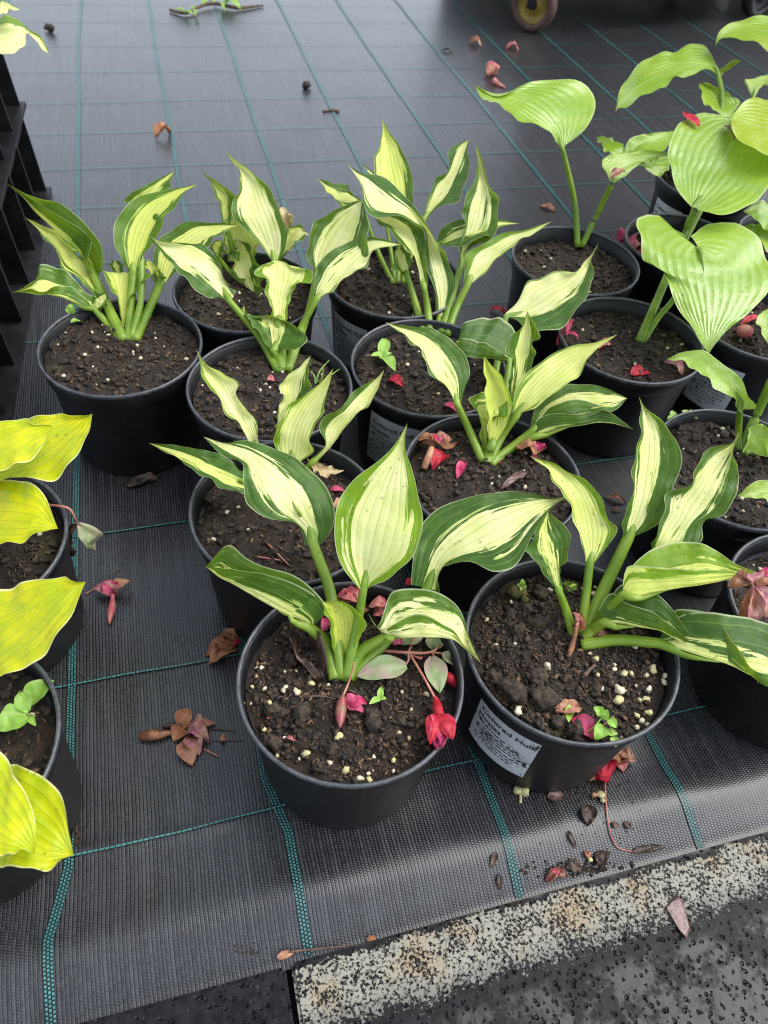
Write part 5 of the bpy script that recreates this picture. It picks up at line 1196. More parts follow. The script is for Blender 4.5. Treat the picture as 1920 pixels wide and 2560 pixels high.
# ---- on the fabric, left of the front pot
litter('withered_flower', 'withered brown flower with a long pod on the fabric left of the front pot', 'flower', 'G', 'E3', [
    P('petal', 1040, 1600, 1095, 1400, 150, 'dead', arch=.3), P('petal', 1090, 1600, 1360, 1540, 90, 'tan', arch=.2), P('petal', 1060, 1700, 1135, 1945, 180, 'tan', arch=.12), P('petal', 1060, 1600, 955, 1710, 150, 'dead', arch=.35),
    P('petal', 1080, 1590, 1290, 1650, 190, 'deadp', arch=.45, crinkle=.2), P('petal', 1120, 1640, 1200, 1840, 170, 'deadp', arch=.3, crinkle=.2), P('petal', 1100, 1600, 1300, 1720, 130, 'deadp', arch=.6, crinkle=.25),
    T('seed_pod', [(1000, 1612, .004), (850, 1640, .005), (640, 1662, .004)], [14, 24, 44, 52, 34], 'brown'), T('seed_pod', [(1030, 1560, .003), (850, 1565, .003)], [24, 30, 12], 'darkbrown'),
    T('stamen', [(1290, 1690, .003), (1420, 1690, .002), (1620, 1705, .001)], [5, 5, 4], 'twig'), T('stamen', [(1240, 1780), (1380, 1850)], [5, 9], 'tan'), T('stamen', [(1330, 1590), (1540, 1605)], [6, 4], 'twig'), P('anther', 1390, 1690, 1470, 1690, 70, 'tan', arch=.3, crinkle=.3)])
litter('withered_flower', 'faded pink mushroom-shaped flower on the fabric beside the yellow hostas', 'flower', 'G', 'E3', [
    P('petal', 385, 330, 200, 265, 130, 'deadp', arch=.3, l1=.008), P('petal', 390, 330, 300, 190, 150, 'pink', arch=.35, l1=.012), P('petal', 400, 330, 560, 195, 120, 'tan', arch=.35, l1=.010), P('petal', 390, 320, 430, 185, 180, 'deadp', arch=.4, l1=.012), P('petal', 360, 330, 240, 280, 90, 'dead', arch=.5, l1=.006),
    T('flower_tube', [(385, 325, .006), (375, 450, .004), (355, 560, .004), (355, 600, .003)], [18, 22, 32, 36, 22, 8], 'rose'), T('stamen', [(370, 190, .009), (375, 120, .004), (450, 80, .002)], [4, 4, 6], 'twig'), T('stamen', [(210, 270), (130, 320)], [4, 7], 'tan')])
litter('withered_flower', 'crumpled rust brown flower touching the left side of the front pot', 'flower', 'G', 'E3', [
    P('petal', 1540, 800, 1260, 900, 160, 'dead', arch=.3, crinkle=.2), P('petal', 1550, 820, 1290, 985, 180, 'dead', arch=.35, crinkle=.22), P('petal', 1570, 760, 1390, 720, 120, 'dead', arch=.4, crinkle=.2), P('petal', 1590, 760, 1480, 830, 80, 'red', arch=.3),
    P('petal', 1480, 850, 1330, 960, 120, 'brown', arch=.5, crinkle=.2)])

# ---- in the front pot
litter('fuchsia_sprig', 'broken fuchsia sprig with faded leaves and a crimson flower on the front pot soil', 'sprig', 'P1', 'E1', [
    T('stem', [(1025, 392, .006), (1230, 405, .007), (1390, 400, .007), (1495, 305, .007)], [9, 11, 9, 6], 'stem'),
    T('side_stem', [(1230, 405, .007), (1235, 450, .008), (1215, 490, .007)], [8, 7, 5], 'stem'), T('side_stem', [(1240, 410, .007), (1330, 560, .010), (1415, 715, .010)], [8, 8, 8], 'stem'),
    T('side_stem', [(1235, 410, .007), (1300, 440, .005), (1325, 445, .005)], [6, 6, 14], 'stem'), T('side_stem', [(1390, 405, .007), (1440, 480, .006), (1495, 550, .006)], [7, 7, 9], 'stem'), T('side_stem', [(1390, 402, .007), (1465, 412, .006)], [7, 5], 'stem'),
    T('side_stem', [(1235, 400, .007), (1265, 330, .009), (1275, 290, .010)], [8, 7, 6], 'stem'),
    P('leaf', 1220, 490, 888, 562, 175, 'fleaf', arch=.08, cup=.06, l0=.008, l1=.007, crinkle=.05), P('leaf', 1395, 430, 1442, 677, 150, 'fleaf', arch=.08, cup=.06, l0=.008, l1=.008, crinkle=.05), P('leaf', 1460, 412, 1582, 495, 95, 'fleaf', arch=.1, cup=.08, l0=.008, l1=.010), P('leaf', 1420, 290, 1395, 392, 120, 'fleaf', arch=.1, l0=.010), P('leaf', 1325, 300, 1185, 350, 110, 'fleaf', arch=.1, l0=.010),
    T('flower_tube', [(1412, 700, .010), (1420, 730, .011), (1440, 830, .015)], [14, 30, 36, 32], 'red'),
    P('petal', 1435, 815, 1375, 1015, 130, 'red', arch=.2, cup=-.2, l0=.015, l1=.018, tipw=.2), P('petal', 1440, 815, 1530, 985, 150, 'red', arch=.2, cup=-.2, l0=.015, l1=.020, tipw=.2), P('petal', 1438, 820, 1450, 985, 120, 'pink', arch=.12, l0=.013, l1=.017, tipw=.1), P('petal', 1440, 900, 1425, 1062, 130, 'deepp', arch=.1, crinkle=.2, l0=.014, l1=.018, tipw=.1), P('petal', 1450, 900, 1460, 1040, 90, 'deepp', arch=.1, crinkle=.2, l0=.014, l1=.020, tipw=.1),
    T('bud', [(1488, 545, .006), (1510, 575, .007), (1545, 620, .007), (1566, 645, .005)], [8, 28, 34, 22, 4], 'red')])
litter('fuchsia_berry', 'elongated dark red berry on a thin stalk, at the foot of the front hosta', 'berry', 'P1', 'E1', [
    T('fruit', [(797, 690, .007), (785, 760, .007), (778, 850, .007), (776, 908, .006)], [10, 30, 37, 36, 26, 6], 'berry'), T('stalk', [(872, 470, .022), (840, 590, .012), (797, 692, .007)], [6, 6, 8], 'stem')])
litter('fuchsia_bud', 'small opened crimson bud beside the dark red berry', 'bud', 'P1', 'E1', [
    P('petal', 830, 765, 958, 748, 70, 'pink', arch=.3, cup=.4), P('petal', 830, 770, 940, 808, 60, 'pink', arch=.3, cup=.4), P('petal', 828, 760, 900, 705, 80, 'pink', arch=.4, cup=.4), P('petal', 825, 760, 900, 775, 90, 'rose', arch=.2)])
litter('dead_leaf', 'shrivelled dark brown leaf left of the front hosta stalks', 'leaf', 'P1', 'E1', [P('leaf', 480, 330, 690, 610, 190, 'darkbrown', arch=.10, crinkle=.42, cup=.35, nr=24, nc=16)])
litter('withered_flower', 'dark rose withered flower at the back rim of the front pot', 'flower', 'P1', 'E0', [
    P('petal', 640, 540, 470, 500, 130, 'rose', arch=.3, crinkle=.25, l0=.012, l1=.012), P('petal', 640, 540, 560, 440, 120, 'rose', arch=.3, crinkle=.25, l0=.012, l1=.016), P('petal', 630, 530, 500, 560, 110, 'dead', arch=.3, crinkle=.25, l0=.012), P('petal', 650, 500, 630, 430, 60, 'pink', arch=.2, l0=.014, l1=.016)])
litter('withered_flower', 'coral pink withered flower behind the upright leaf stalk', 'flower', 'P1', 'E0', [
    P('petal', 905, 590, 735, 590, 110, 'rose', arch=.35, crinkle=.2, l0=.012, l1=.010), P('petal', 910, 620, 780, 660, 150, 'rose', arch=.35, crinkle=.2, l0=.010), P('petal', 920, 600, 860, 720, 130, 'deadp', arch=.3, crinkle=.2, l0=.010), P('petal', 720, 600, 690, 640, 60, 'tan', arch=.2)])
litter('fallen_petal', 'crumpled magenta petal under the lower right leaf of the front hosta', 'petal', 'P1', 'E0', [P('petal', 1030, 880, 880, 870, 120, 'pink', arch=.3, crinkle=.25)])
litter('fallen_petal', 'crimson petal left of the front hosta sheath', 'petal', 'P1', 'E0', [P('petal', 400, 690, 350, 810, 80, 'pink', arch=.2)])
litter('fallen_petal', 'red petal on the soil gap behind the front pot rim', 'petal', .1300, 'E0', [P('petal', 1040, 400, 1112, 395, 80, 'red', arch=.2, crinkle=.2)])
litter('fallen_petal', 'tiny pink petal near the clods at left of the front pot', 'petal', 'P1', 'E1', [P('petal', 285, 840, 325, 835, 34, 'rose', arch=.2)])
litter('fallen_petal', 'tiny coral petal on the soil at lower left of the front pot', 'petal', 'P1', 'E1', [P('petal', 420, 972, 480, 998, 26, 'rose', arch=.2)])
litter('soil_twig', 'thin brown twig lying on the front pot soil', 'twig', 'P1', 'E1', [T('twig', [(560, 700), (650, 697), (742, 716)], [6, 5, 3], 'twig')])
litter('soil_twig', 'short dark twig slanting beside the twig on the front pot soil', 'twig', 'P1', 'E1', [T('twig', [(510, 735), (560, 690), (605, 645)], [5, 5, 3], 'twig')])

# ---- seedlings
def seedling(label, key, crop, leaves, centre, hgt=.006, group='seedlings in the pots'):
    items = [T('stem', [(centre[0], centre[1], .0), (centre[0], centre[1], hgt*.6)], [5, 4], 'weed')]
    for x, y, w in leaves: items.append(P('leaf', centre[0], centre[1], x, y, w, 'weed', arch=.12, cup=.1, l0=hgt*.6, l1=hgt, crinkle=.05, tipw=.3))
    return litter('seedling', label, 'seedling', key, crop, items, group)
seedling('three-leaved seedling beside the berry in the front pot', 'P1', 'E1', [(1052, 632, 44), (970, 750, 44), (1088, 716, 34)], (1042, 712))
seedling('four-leaved seedling at the tip of the pink petal in the front right pot', 'P2', 'E2', [(750, 1168, 56), (690, 1235, 50), (742, 1310, 50), (786, 1248, 46)], (740, 1240))
litter('seedling', 'branched chickweed-like seedling near the front rim of the front right pot', 'seedling', 'P2', 'E2', [
    T('stem', [(870, 1400, .003), (940, 1340, .007), (1000, 1270, .010)], [6, 6, 5], 'weed'), T('stem', [(1000, 1280, .010), (1050, 1300, .010), (1075, 1390, .009), (1095, 1430, .009)], [5, 5, 5, 4], 'weed'),
    P('leaf', 1000, 1260, 932, 1190, 78, 'weed', arch=.1, l0=.010, l1=.012), P('leaf', 1000, 1275, 1050, 1215, 70, 'weed', arch=.1, l0=.010, l1=.013), P('leaf', 1040, 1290, 1112, 1352, 76, 'weed', arch=.1, l0=.010, l1=.011), P('leaf', 1020, 1340, 940, 1440, 100, 'weed', arch=.1, l0=.008, l1=.009),
    P('leaf', 1030, 1390, 1120, 1400, 60, 'weed', arch=.1, l0=.009, l1=.010), P('leaf', 1080, 1420, 1105, 1503, 70, 'weed', arch=.1, l0=.009, l1=.008)], 'seedlings in the pots')
seedling('leafy seedling on a moss tuft at the back of the front right pot', 'P2', 'E2', [(385, 205, 50), (350, 260, 50), (415, 280, 50), (375, 300, 46)], (382, 265), .012)
litter('moss_tuft', 'rusty green moss tuft in the front right pot', 'moss', 'P2', 'E2', [B('moss', 350, 330, 120, 'moss', rough=.6), B('moss', 300, 320, 60, 'moss', rough=.6), B('moss', 400, 370, 60, 'moss', rough=.6)])
seedling('four-leaved seedling in the labelled middle pot', 'P9', 'C3', [(510, 1565, 84), (405, 1685, 60), (575, 1795, 90), (550, 1665, 54)], (487, 1690), .008)
litter('seedling', 'upright seedling at the left rim of the back left pot', 'seedling', 'P5', 'C1', [
    T('stem', [(487, 1180, .0), (487, 1130, .008), (495, 1080, .016)], [10, 9, 8], 'weed'), P('leaf', 495, 1120, 497, 1045, 60, 'weed', l0=.012, l1=.021, up=(0, -1, .3)), P('leaf', 485, 1175, 418, 1158, 40, 'weed', l0=.003, l1=.004), P('leaf', 490, 1180, 557, 1172, 42, 'weed', l0=.003, l1=.004)], 'seedlings in the pots')
seedling('left of two tiny seedlings at the back of the right pot', 'P15', 'D7', [(335, 515, 46), (298, 578, 40), (383, 558, 44), (330, 608, 44)], (337, 565))
seedling('right of two tiny seedlings at the back of the right pot', 'P15', 'D7', [(397, 518, 50), (488, 520, 44), (508, 575, 44), (440, 545, 36)], (450, 548))
litter('broad_weed', 'broad-leaved weed with dark spots in the lower yellow hosta pot', 'weed', 'YB', 'D2', [
    T('stem', [(215, 590, 0), (215, 580, .006)], [10, 9], 'weed'), P('leaf', 222, 520, 420, 315, 165, 'weed', arch=.12, l0=.008, l1=.016), P('leaf', 222, 570, 150, 408, 110, 'weed', arch=.15, l0=.008, l1=.018), P('leaf', 215, 600, -15, 720, 210, 'weed', arch=.12, l0=.008, l1=.012), P('leaf', 225, 600, 285, 682, 56, 'weed', l0=.006, l1=.006)])
litter('grass_tuft', 'thin grass blades in the pot of the left-pointing hosta leaf', 'grass', 'P6', 'C2', [
    T('blade', [(1190, 1880, 0), (1210, 1800, .010), (1280, 1715, .020)], [6, 5, 1.5], 'weed'), T('blade', [(1185, 1880, 0), (1180, 1830, .006), (1150, 1790, .012)], [6, 5, 1.5], 'weed'), T('blade', [(1210, 1880, 0), (1290, 1820, .008), (1355, 1775, .012)], [6, 5, 1.5], 'weed'), T('blade', [(1195, 1870, 0), (1230, 1840, .012), (1240, 1750, .02)], [5, 4, 1.5], 'weed')])

# ---- front right pot
litter('fallen_petal', 'pink and white petal lying by the seedlings in the front right pot', 'petal', 'P2', 'E2', [P('petal', 780, 1268, 930, 1440, 150, 'pink', arch=.15, crinkle=.12)])
litter('fallen_petal', 'tan papery petal behind the four-leaved seedling in the front right pot', 'petal', 'P2', 'E2', [P('petal', 640, 1215, 840, 1215, 120, 'tan', arch=.2, crinkle=.25)])
litter('withered_flower', 'rust red withered flower caught at the foot of the front right hosta', 'flower', 'P2', 'E2', [
    P('petal', 800, 580, 770, 460, 90, 'rose', arch=.2, l0=.008, l1=.022, crinkle=.2), P('petal', 805, 590, 840, 470, 90, 'dead', arch=.2, l0=.008, l1=.020, crinkle=.2), T('flower_tube', [(800, 570, .012), (780, 680, .006), (742, 805, .004)], [22, 18, 24, 16], 'brown')])
litter('fallen_petal', 'dark rose petal right of the front right hosta foot', 'petal', 'P2', 'E2', [P('petal', 905, 640, 1040, 640, 90, 'rose', arch=.3, crinkle=.25, l1=.006)])
litter('soil_twig', 'short grey-brown stick on the front right pot soil', 'twig', 'P2', 'E2', [T('stick', [(860, 950), (900, 910), (945, 865)], [20, 17, 12], 'twig')])

# ---- middle right pot
litter('withered_flower', 'dried orange flower head at the left of the middle right pot', 'flower', 'P4', 'E5', [
    P('petal', 400, 200, 155, 145, 110, 'dead', arch=.25, l0=.010, l1=.012, crinkle=.2), P('petal', 380, 190, 490, 150, 150, 'tan', arch=.3, l0=.010, l1=.014, crinkle=.2), P('petal', 370, 190, 290, 110, 120, 'tan', arch=.3, l0=.010, l1=.014, crinkle=.2), P('petal', 400, 220, 540, 160, 70, 'dead', arch=-.3, l0=.008, l1=.012), P('petal', 360, 180, 350, 95, 90, 'pink', arch=.2, l0=.012, l1=.016, crinkle=.2),
    P('petal', 330, 200, 190, 215, 80, 'dead', arch=.2, l0=.009), T('flower_tube', [(300, 225, .009), (270, 310, .005), (222, 425, .003)], [28, 32, 38, 30], 'tan')])
litter('fallen_petal', 'broad crimson petal below the dried orange flower head', 'petal', 'P4', 'E5', [P('petal', 420, 290, 300, 420, 160, 'red', arch=.2, crinkle=.15)])
litter('fallen_petal', 'narrow crimson petal right of the broad crimson one', 'petal', 'P4', 'E5', [P('petal', 600, 350, 535, 520, 90, 'pink', arch=.15, tipw=.9)])
litter('withered_flower', 'dried flower with a pink edge at the right of the middle right pot', 'flower', 'P4', 'E5', [
    P('petal', 1290, 280, 1090, 220, 140, 'dead', arch=.3, crinkle=.22, l0=.008, l1=.010), P('petal', 1280, 260, 1270, 160, 150, 'pink', arch=.3, crinkle=.2, l0=.008, l1=.014), P('petal', 1280, 270, 1325, 265, 100, 'dead', arch=.3, crinkle=.22, l0=.008), P('petal', 1250, 260, 1180, 170, 110, 'tan', arch=.3, crinkle=.2, l0=.009, l1=.013), P('petal', 1260, 290, 1262, 370, 50, 'pink', arch=.1)])
litter('dead_leaf', 'grey-brown strap leaf on the soil of the middle right pot', 'leaf', 'P4', 'E5', [P('leaf', 950, 615, 1222, 450, 80, 'chip', arch=.08, crinkle=.12)])
litter('fallen_petal', 'tiny pink petal at the foot of the middle right hosta', 'petal', 'P4', 'E5', [P('petal', 905, 370, 955, 350, 40, 'pink')])

# ---- on the fabric, right of the front right pot
litter('fallen_flower', 'bright red crumpled flower on the fabric right of the labelled front pot', 'flower', 'G', 'E4', [
    P('petal', 1060, 380, 930, 290, 130, 'red', arch=.35, crinkle=.2), P('petal', 1050, 370, 990, 240, 120, 'red', arch=.4, crinkle=.2), P('petal', 1050, 390, 900, 380, 110, 'red', arch=.4, crinkle=.2), P('petal', 960, 350, 855, 400, 90, 'tan', arch=.25, crinkle=.2), P('petal', 990, 280, 930, 270, 60, 'tan', arch=.2, crinkle=.2),
    T('stalk', [(1020, 410, .003), (1028, 560, .002), (1050, 740, .002), (1110, 910, .0015), (1235, 950, .001)], [5, 6, 5, 5, 4], 'stem')])
litter('withered_flower', 'dried orange flower at the right base of the front right pot', 'flower', 'G', 'E4', [
    P('petal', 1130, 250, 1040, 200, 120, 'dead', arch=.3, crinkle=.2, l1=.008), P('petal', 1140, 230, 1258, 245, 110, 'tan', arch=.3, crinkle=.2, l1=.006), P('petal', 1140, 230, 1180, 160, 110, 'tan', arch=.35, crinkle=.2, l1=.010), P('petal', 1130, 240, 1160, 335, 80, 'rose', arch=.2, crinkle=.2), P('petal', 1110, 230, 1080, 300, 90, 'tan', arch=.3, crinkle=.2)])
litter('yellow_blossom', 'crumbled yellow blossom at the front base of the labelled pot', 'flower', 'G', 'E4', [B('petal', 345, 485, 60, 'perlite_y', rough=.7), B('petal', 405, 490, 70, 'perlite_y', rough=.7), B('petal', 375, 480, 50, 'perlite_y', rough=.7), T('stalk', [(375, 500), (372, 575)], [12, 9], 'perlite_y')])
litter('yellow_blossom', 'yellow crumb beside the red flower stalk', 'flower', 'G', 'E4', [B('petal', 935, 520, 44, 'tan', rough=.7), B('petal', 985, 520, 50, 'perlite_y', rough=.7), B('petal', 1000, 560, 36, 'perlite_y', rough=.7)])
litter('dead_leaf', 'mauve grey leaf scrap at the front right pot base', 'leaf', 'G', 'E4', [P('leaf', 585, 535, 712, 515, 80, 'chip', arch=.1, crinkle=.12, tipw=.2)])
litter('dead_leaf', 'dark folded leaf scrap between the red flower and the edging', 'leaf', 'G', 'E4', [P('leaf', 880, 590, 895, 752, 110, 'darkbrown', arch=.15, crinkle=.15)])
litter('dead_leaf', 'thin curled leaf at the end of the red stalk by the edging', 'leaf', 'G', 'E4', [P('leaf', 1230, 955, 1485, 915, 50, 'darkbrown', arch=.06)])
litter('bark_sliver', 'bark sliver left of the dark folded leaf scrap', 'bark', 'G', 'E4', [P('sliver', 735, 790, 802, 928, 34, 'darkbrown', arch=.08, crinkle=.1)])
litter('bark_sliver', 'bark sliver just left of the green stripe near the edging', 'bark', 'G', 'E4', [P('sliver', 185, 950, 150, 1075, 44, 'twig', arch=.08, crinkle=.1)])
litter('bark_sliver', 'dark bark sliver at the edging below the other one', 'bark', 'G', 'E4', [P('sliver', 205, 1120, 215, 1245, 34, 'darkbrown', arch=.08, crinkle=.1)])
litter('bark_sliver', 'small bark scrap right of the red stalk', 'bark', 'G', 'E4', [P('sliver', 1070, 730, 1130, 765, 40, 'twig', arch=.1, crinkle=.2)])
litter('bark_sliver', 'small dry scrap right of the bark scrap', 'bark', 'G', 'E4', [P('sliver', 1170, 720, 1222, 775, 44, 'twig', arch=.15, crinkle=.25)])
litter('plant_debris', 'dark heap of rotting petals against the edging', 'debris', 'G', 'E4', [
    P('scrap', 950, 960, 1030, 1050, 110, 'darkbrown', arch=.2, crinkle=.3), P('scrap', 720, 1050, 850, 1090, 80, 'darkbrown', arch=.2, crinkle=.3), P('scrap', 870, 940, 900, 1010, 40, 'tan', arch=.2, crinkle=.2), B('scrap', 905, 1015, 34, 'perlite_y'), P('scrap', 570, 1180, 680, 1060, 60, 'berry', arch=.2, crinkle=.25), P('scrap', 640, 1110, 725, 1140, 60, 'berry', arch=.2, crinkle=.25), P('scrap', 850, 1090, 925, 1080, 40, 'darkbrown', arch=.2, crinkle=.3)])
# soil washed out along pot feet and the edging
def grit(label, spots, seed, mat='crumb'):
    r = random.Random(seed); parts = []
    for crop, x, y, sx, sy, n, s0, s1 in spots:
        for _ in range(n):
            p = surf('G', crop, x+r.gauss(0, sx), y+r.gauss(0, sy), 0); s = r.uniform(s0, s1)
            parts.append(lump_vf((p.x, p.y, p.z+s*.3), s, 1, (1, .8, .6), .5, r.random()*9))
    V, F = join(parts)
    return tag(mk('soil_grit', V, F, M[mat], None, False), label, 'grit', None, 'stuff')
grit('spilled soil grit around the pots and along the edging', [('E4', 900, 440, 120, 50, 90, .0004, .0018), ('E4', 600, 520, 120, 30, 50, .0004, .0014), ('E4', 200, 470, 80, 40, 40, .0004, .0012), ('E4', 1000, 700, 200, 150, 50, .0003, .0010),
      ('D2', 610, 1560, 25, 50, 50, .0005, .0016), ('D2', 500, 1800, 60, 60, 40, .0003, .0010), ('D1', 950, 640, 120, 30, 60, .0004, .0014), ('D6', 1300, 1400, 60, 15, 30, .0004, .0012), ('E4', 850, 1080, 220, 35, 110, .0005, .0022), ('D6', 900, 1000, 500, 350, 60, .0003, .0007)], 5)
litter('dead_leaf', 'brown curled leaf at the foot of the back left pot', 'leaf', 'G', 'D1', [P('leaf', 1010, 690, 1265, 610, 90, 'darkbrown', arch=.12, crinkle=.2)])
litter('dead_leaf', 'grey-green withered leaf hanging over the rim of the upper yellow hosta pot', 'leaf', .135, 'D1', [
    T('stalk', [(380, 828, -.004), (470, 838, .000), (545, 858, -.002), (590, 930, -.012), (612, 985, -.025)], [9, 9, 9, 8, 7], 'stem'), P('blade', 612, 980, 745, 1190, 150, 'fleaf', arch=.15, crinkle=.2, l0=-.025, l1=-.055), P('blade', 605, 990, 560, 1235, 90, 'darkbrown', arch=.1, crinkle=.2, l0=-.025, l1=-.065)])

# ---- edging litter
pts = [(1663, 2268), (1678, 2250), (1696, 2238), (1708, 2258), (1716, 2285), (1726, 2322), (1716, 2346), (1700, 2330), (1682, 2300)]
org = at(1695, 2290, .001)
V = [tuple(at(x, y, .0010)) for x, y in pts] + [tuple(at(x+(1695-x)*.12, y+(2290-y)*.12, .0034)) for x, y in pts]
n = len(pts)
tag(mk('slate_chip', V, [tuple(range(n))] + [tuple(range(2*n-1, n-1, -1))] + [(i, (i+1) % n, n+(i+1) % n, n+i) for i in range(n)], M['chip'], None, False, org), 'angular reddish brown chip lying on the lichen crusted edging', 'stone chip')
litter('dead_leaf', 'tan leaf tip at the joint between the two edging slabs', 'leaf', 'G', 'D5', [P('leaf', -10, 672, 50, 655, 22, 'tan', arch=.1, l0=.004, l1=.004)], lift=.004)
litter('soil_twig', 'long pale stem lying along the edging joint', 'twig', 'G', 'D5', [T('stem', [(30, 652, .005), (150, 640, .006), (300, 625, .006)], [3, 3, 2], 'twig')])
litter('fallen_petal', 'small orange scrap on the edging near its left joint', 'petal', 'G', 'D5', [P('petal', 295, 612, 328, 604, 16, 'dead', arch=.2, l0=.004, l1=.004)])

# ---- on the fabric at the back
litter('dead_leaf', 'curled orange dry leaf on the open fabric at back left', 'leaf', 'G', 'F', [P('leaf', 388, 342, 428, 330, 34, 'dead', arch=.35, crinkle=.3, tipw=.2, l0=.003, l1=.004)])
litter('withered_flower', 'dry pink and straw flower ball on the fabric behind the pots', 'flower', 'G', 'D4', [B('petal', 325, 355, 62, 'rose', rough=.5), P('petal', 305, 362, 345, 350, 50, 'tan', arch=.2, crinkle=.3, l0=.012, l1=.012), T('stalk', [(335, 385, .008), (360, 405, .004), (390, 422, .002)], [12, 8, 4], 'rose')])
litter('dead_leaf', 'left of two small tan scraps in front of the trolley wheel', 'leaf', 'G', 'D4', [P('leaf', 222, 208, 276, 226, 34, 'tan', arch=.4, crinkle=.3, tipw=.2)])
litter('dead_leaf', 'right of two small tan scraps in front of the trolley wheel', 'leaf', 'G', 'D4', [P('leaf', 395, 232, 455, 240, 30, 'rose', arch=.4, crinkle=.3, tipw=.2)])
litter('soil_lump', 'dark crumb of soil on the open fabric at the back', 'soil lump', 'G', 'D8', [B('lump', 860, 405, 34, 'crumb', rough=.5)])
litter('soil_lump', 'dark soil crumb near the top left crates', 'soil lump', 'G', 'D3', [B('lump', 308, 190, 44, 'crumb', rough=.6, sq=(1.3, .7, .6))])
litter('soil_twig', 'short dry stick in the middle of the open fabric', 'twig', 'G', 'D8', [T('stick', [(935, 512), (975, 508), (1010, 513)], [4, 5, 7], 'twig')])
litter('dead_leaf', 'flat brown leaf on the fabric behind the two-leaved hosta', 'leaf', 'G', 'C4', [P('leaf', 415, 730, 500, 760, 44, 'dead', arch=.08, crinkle=.1)])
litter('dead_leaf', 'dark sliver on the fabric left of the trolley wheel', 'leaf', 'G', 'D4', [P('leaf', 85, 240, 140, 252, 18, 'darkbrown', arch=.1)])
litter('green_sprig', 'green trailing sprig lying on the fabric at the top', 'sprig', 'G', 'D8', [
    T('stem', [(230, 45, .004), (300, 60, .006), (380, 25, .008), (440, 15, .008), (530, 35, .006), (660, 25, .003)], [5, 6, 6, 6, 6, 3], 'twig')] +
    [P('leaf', x0, y0, x1, y1, w, 'weed', arch=.2, l0=.007, l1=.010) for x0, y0, x1, y1, w in [(300, 60, 250, 50, 18), (300, 60, 335, 70, 22), (340, 45, 330, 30, 20), (380, 25, 420, 5, 24), (440, 15, 400, 0, 24), (480, 20, 560, 45, 34), (490, 15, 550, 5, 34), (470, 25, 480, 55, 20), (350, 55, 350, 75, 18)]])

# ---- withered flower at the right edge and petals on the plain hostas
litter('withered_flower', 'withered fuchsia with mauve and rust petals hanging from a leaf tip at the right edge', 'flower', .168, 'E7', [
    P('petal', 900, 600, 735, 1005, 120, 'dead', arch=.1, l0=.004, l1=-.030, crinkle=.1), P('petal', 900, 610, 840, 1000, 170, 'deadp', arch=.12, l0=.003, l1=-.028, crinkle=.12), P('petal', 930, 610, 1000, 900, 180, 'deadp', arch=.12, l0=.003, l1=-.022, crinkle=.12), P('petal', 900, 560, 655, 620, 150, 'brown', arch=.2, l0=.004, l1=.000, crinkle=.12),
    P('petal', 890, 600, 830, 500, 170, 'deadp', arch=.3, l0=.004, l1=.010, crinkle=.15), P('petal', 930, 600, 1080, 520, 130, 'dead', arch=.2, l0=.004, l1=.006, crinkle=.15), P('petal', 950, 520, 1070, 490, 80, 'pink', arch=.3, l0=.006, l1=.008, crinkle=.15)])
litter('fallen_petal', 'wet red petal with a white tip on the round glossy leaf', 'petal', .2525, 'E8', [P('petal', 870, 1060, 1015, 1192, 95, 'red', arch=.03, cup=.05, l0=.0025, l1=.002, crinkle=.05)])
litter('fallen_petal', 'dark crimson scrap on the round glossy leaf', 'petal', .2535, 'E8', [P('petal', 1260, 1190, 1345, 1312, 80, 'berry', arch=.1, l0=.002, l1=.002)])
litter('fallen_petal', 'square red petal in the pot under the heart-shaped leaf', 'petal', 'P11', 'D7', [P('petal', 45, 262, 190, 268, 90, 'red', arch=.1, tipw=.1)])
litter('fallen_petal', 'folded rose petal right of the square red petal', 'petal', 'P11', 'D7', [P('petal', 280, 180, 405, 275, 80, 'deadp', arch=.25)])
litter('fallen_petal', 'pink petal stuck to the left rim of the pot under the heart-shaped leaf', 'petal', .130, 'C4', [P('petal', 570, 1350, 560, 1440, 34, 'pink', arch=.2), P('petal', 560, 1430, 625, 1450, 26, 'pink', arch=.2), P('petal', 540, 1400, 505, 1500, 26, 'pink', arch=.1, l1=-.02)])
litter('fallen_petal', 'faded pink petal at the front of the pot under the heart-shaped leaf', 'petal', 'P11', 'E9', [P('petal', 60, 1630, 180, 1580, 80, 'rose', arch=.2, crinkle=.2)])
litter('withered_flower', 'crumpled hot pink flower in the pot behind the heart-shaped leaf', 'flower', 'P12', 'E9', [P('petal', 240, 610, 320, 525, 70, 'pink', arch=.3, crinkle=.2, l1=.008), P('petal', 270, 620, 410, 720, 100, 'pink', arch=.3, crinkle=.2), P('petal', 350, 690, 470, 660, 120, 'rose', arch=.3, crinkle=.2), P('petal', 400, 720, 470, 770, 90, 'red', arch=.2, crinkle=.2)])
litter('pink_bud', 'round mottled pink bud in the pot at the right edge', 'bud', 'P14b', 'E9', [B('bud', 1420, 1500, 135, 'rose', rough=.12)])
litter('fallen_petal', 'long crimson petal above the round pink bud', 'petal', 'P14b', 'E9', [P('petal', 1410, 1395, 1590, 1330, 70, 'red', arch=.1, l1=.006)])
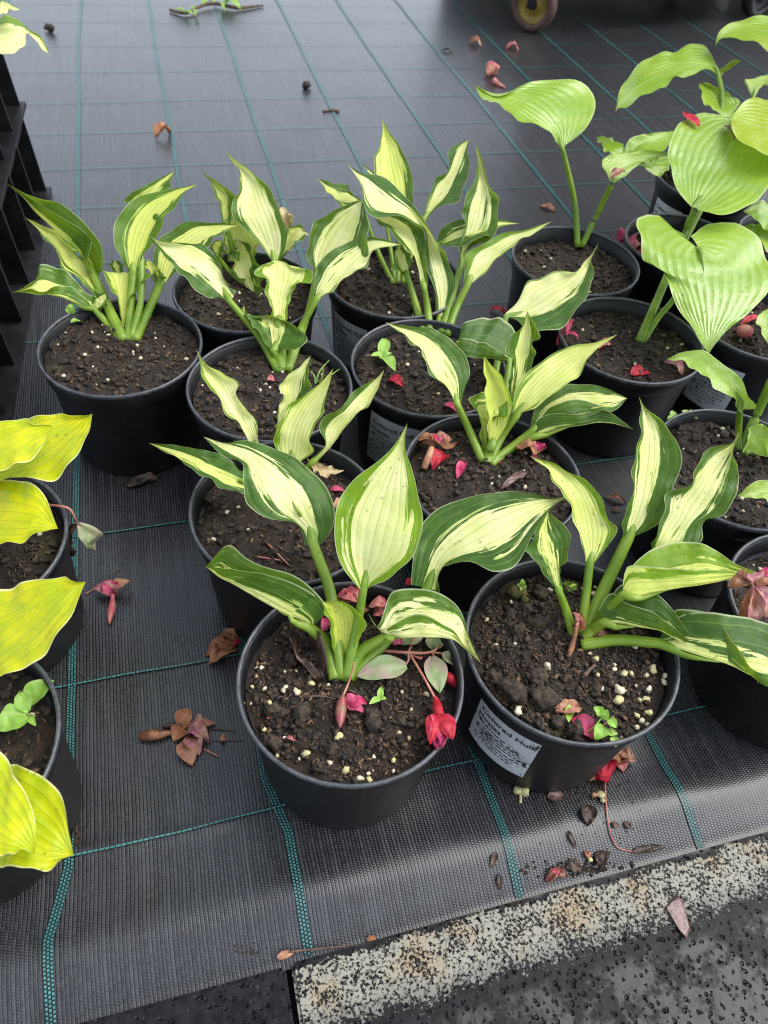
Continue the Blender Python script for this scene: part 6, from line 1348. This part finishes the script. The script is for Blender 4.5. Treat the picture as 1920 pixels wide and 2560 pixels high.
litter('fallen_petal', 'red petal in the pot behind the glossy round leaf', 'petal', 'P14a', 'E9', [P('petal', 1410, 455, 1545, 430, 50, 'red', arch=.2)])
litter('fallen_petal', 'red petal with a white edge beside the seedling of the middle pot', 'petal', 'P9', 'C3', [P('petal', 530, 1850, 635, 1900, 90, 'red', arch=.15, crinkle=.15)])
litter('fallen_petal', 'curled pink petal at the front rim of the labelled middle pot', 'petal', 'P9', 'C3', [P('petal', 905, 2030, 1000, 2075, 60, 'pink', arch=.25)])
litter('fallen_petal', 'crimson petal on the fabric left of the two-leaved hosta pot', 'petal', 'G', 'C3', [P('petal', 1235, 1368, 1340, 1395, 56, 'red', arch=.2, crinkle=.2, l1=.004)])
litter('fallen_petal', 'dusty pink petal at the foot of the left-pointing hosta', 'petal', 'P6', 'C2', [P('petal', 850, 1850, 905, 1860, 60, 'rose', arch=.2)])
litter('fallen_petal', 'red petal near the left rim of the lone spear hosta pot', 'petal', 'P8', 'C3', [P('petal', 150, 1205, 215, 1170, 40, 'red', arch=.2)])
litter('fallen_petal', 'magenta petal at the right side of the wilting hosta pot', 'petal', 'P3', 'C5', [P('petal', 1100, 890, 1190, 895, 44, 'pink', arch=.15)])
litter('fallen_petal', 'tan petal scrap below the magenta petal', 'petal', 'P3', 'C5', [P('petal', 1125, 1000, 1180, 945, 44, 'tan', arch=.2, crinkle=.2)])
litter('soil_twig', 'forked reddish twig on the soil of the wilting hosta pot', 'twig', 'P3', 'C5', [T('twig', [(670, 1285), (770, 1300), (835, 1310)], [5, 5, 3], 'stem'), T('twig', [(730, 1205), (790, 1265), (860, 1335)], [4, 5, 3], 'stem')])
litter('fallen_petal', 'dull red petals on the fabric between the two right-hand pots', 'petal', 'G', 'C7', [P('petal', 1405, 1095, 1530, 1135, 40, 'berry', arch=.2), P('petal', 1440, 1170, 1500, 1180, 20, 'berry', arch=.2)])
litter('fallen_petal', 'brown stain-like dry scrap on the small leaf of the two-leaved hosta', 'petal', .205, 'C4', [P('scrap', 800, 580, 880, 540, 50, 'brown', arch=.1, l0=.004, l1=.006)])
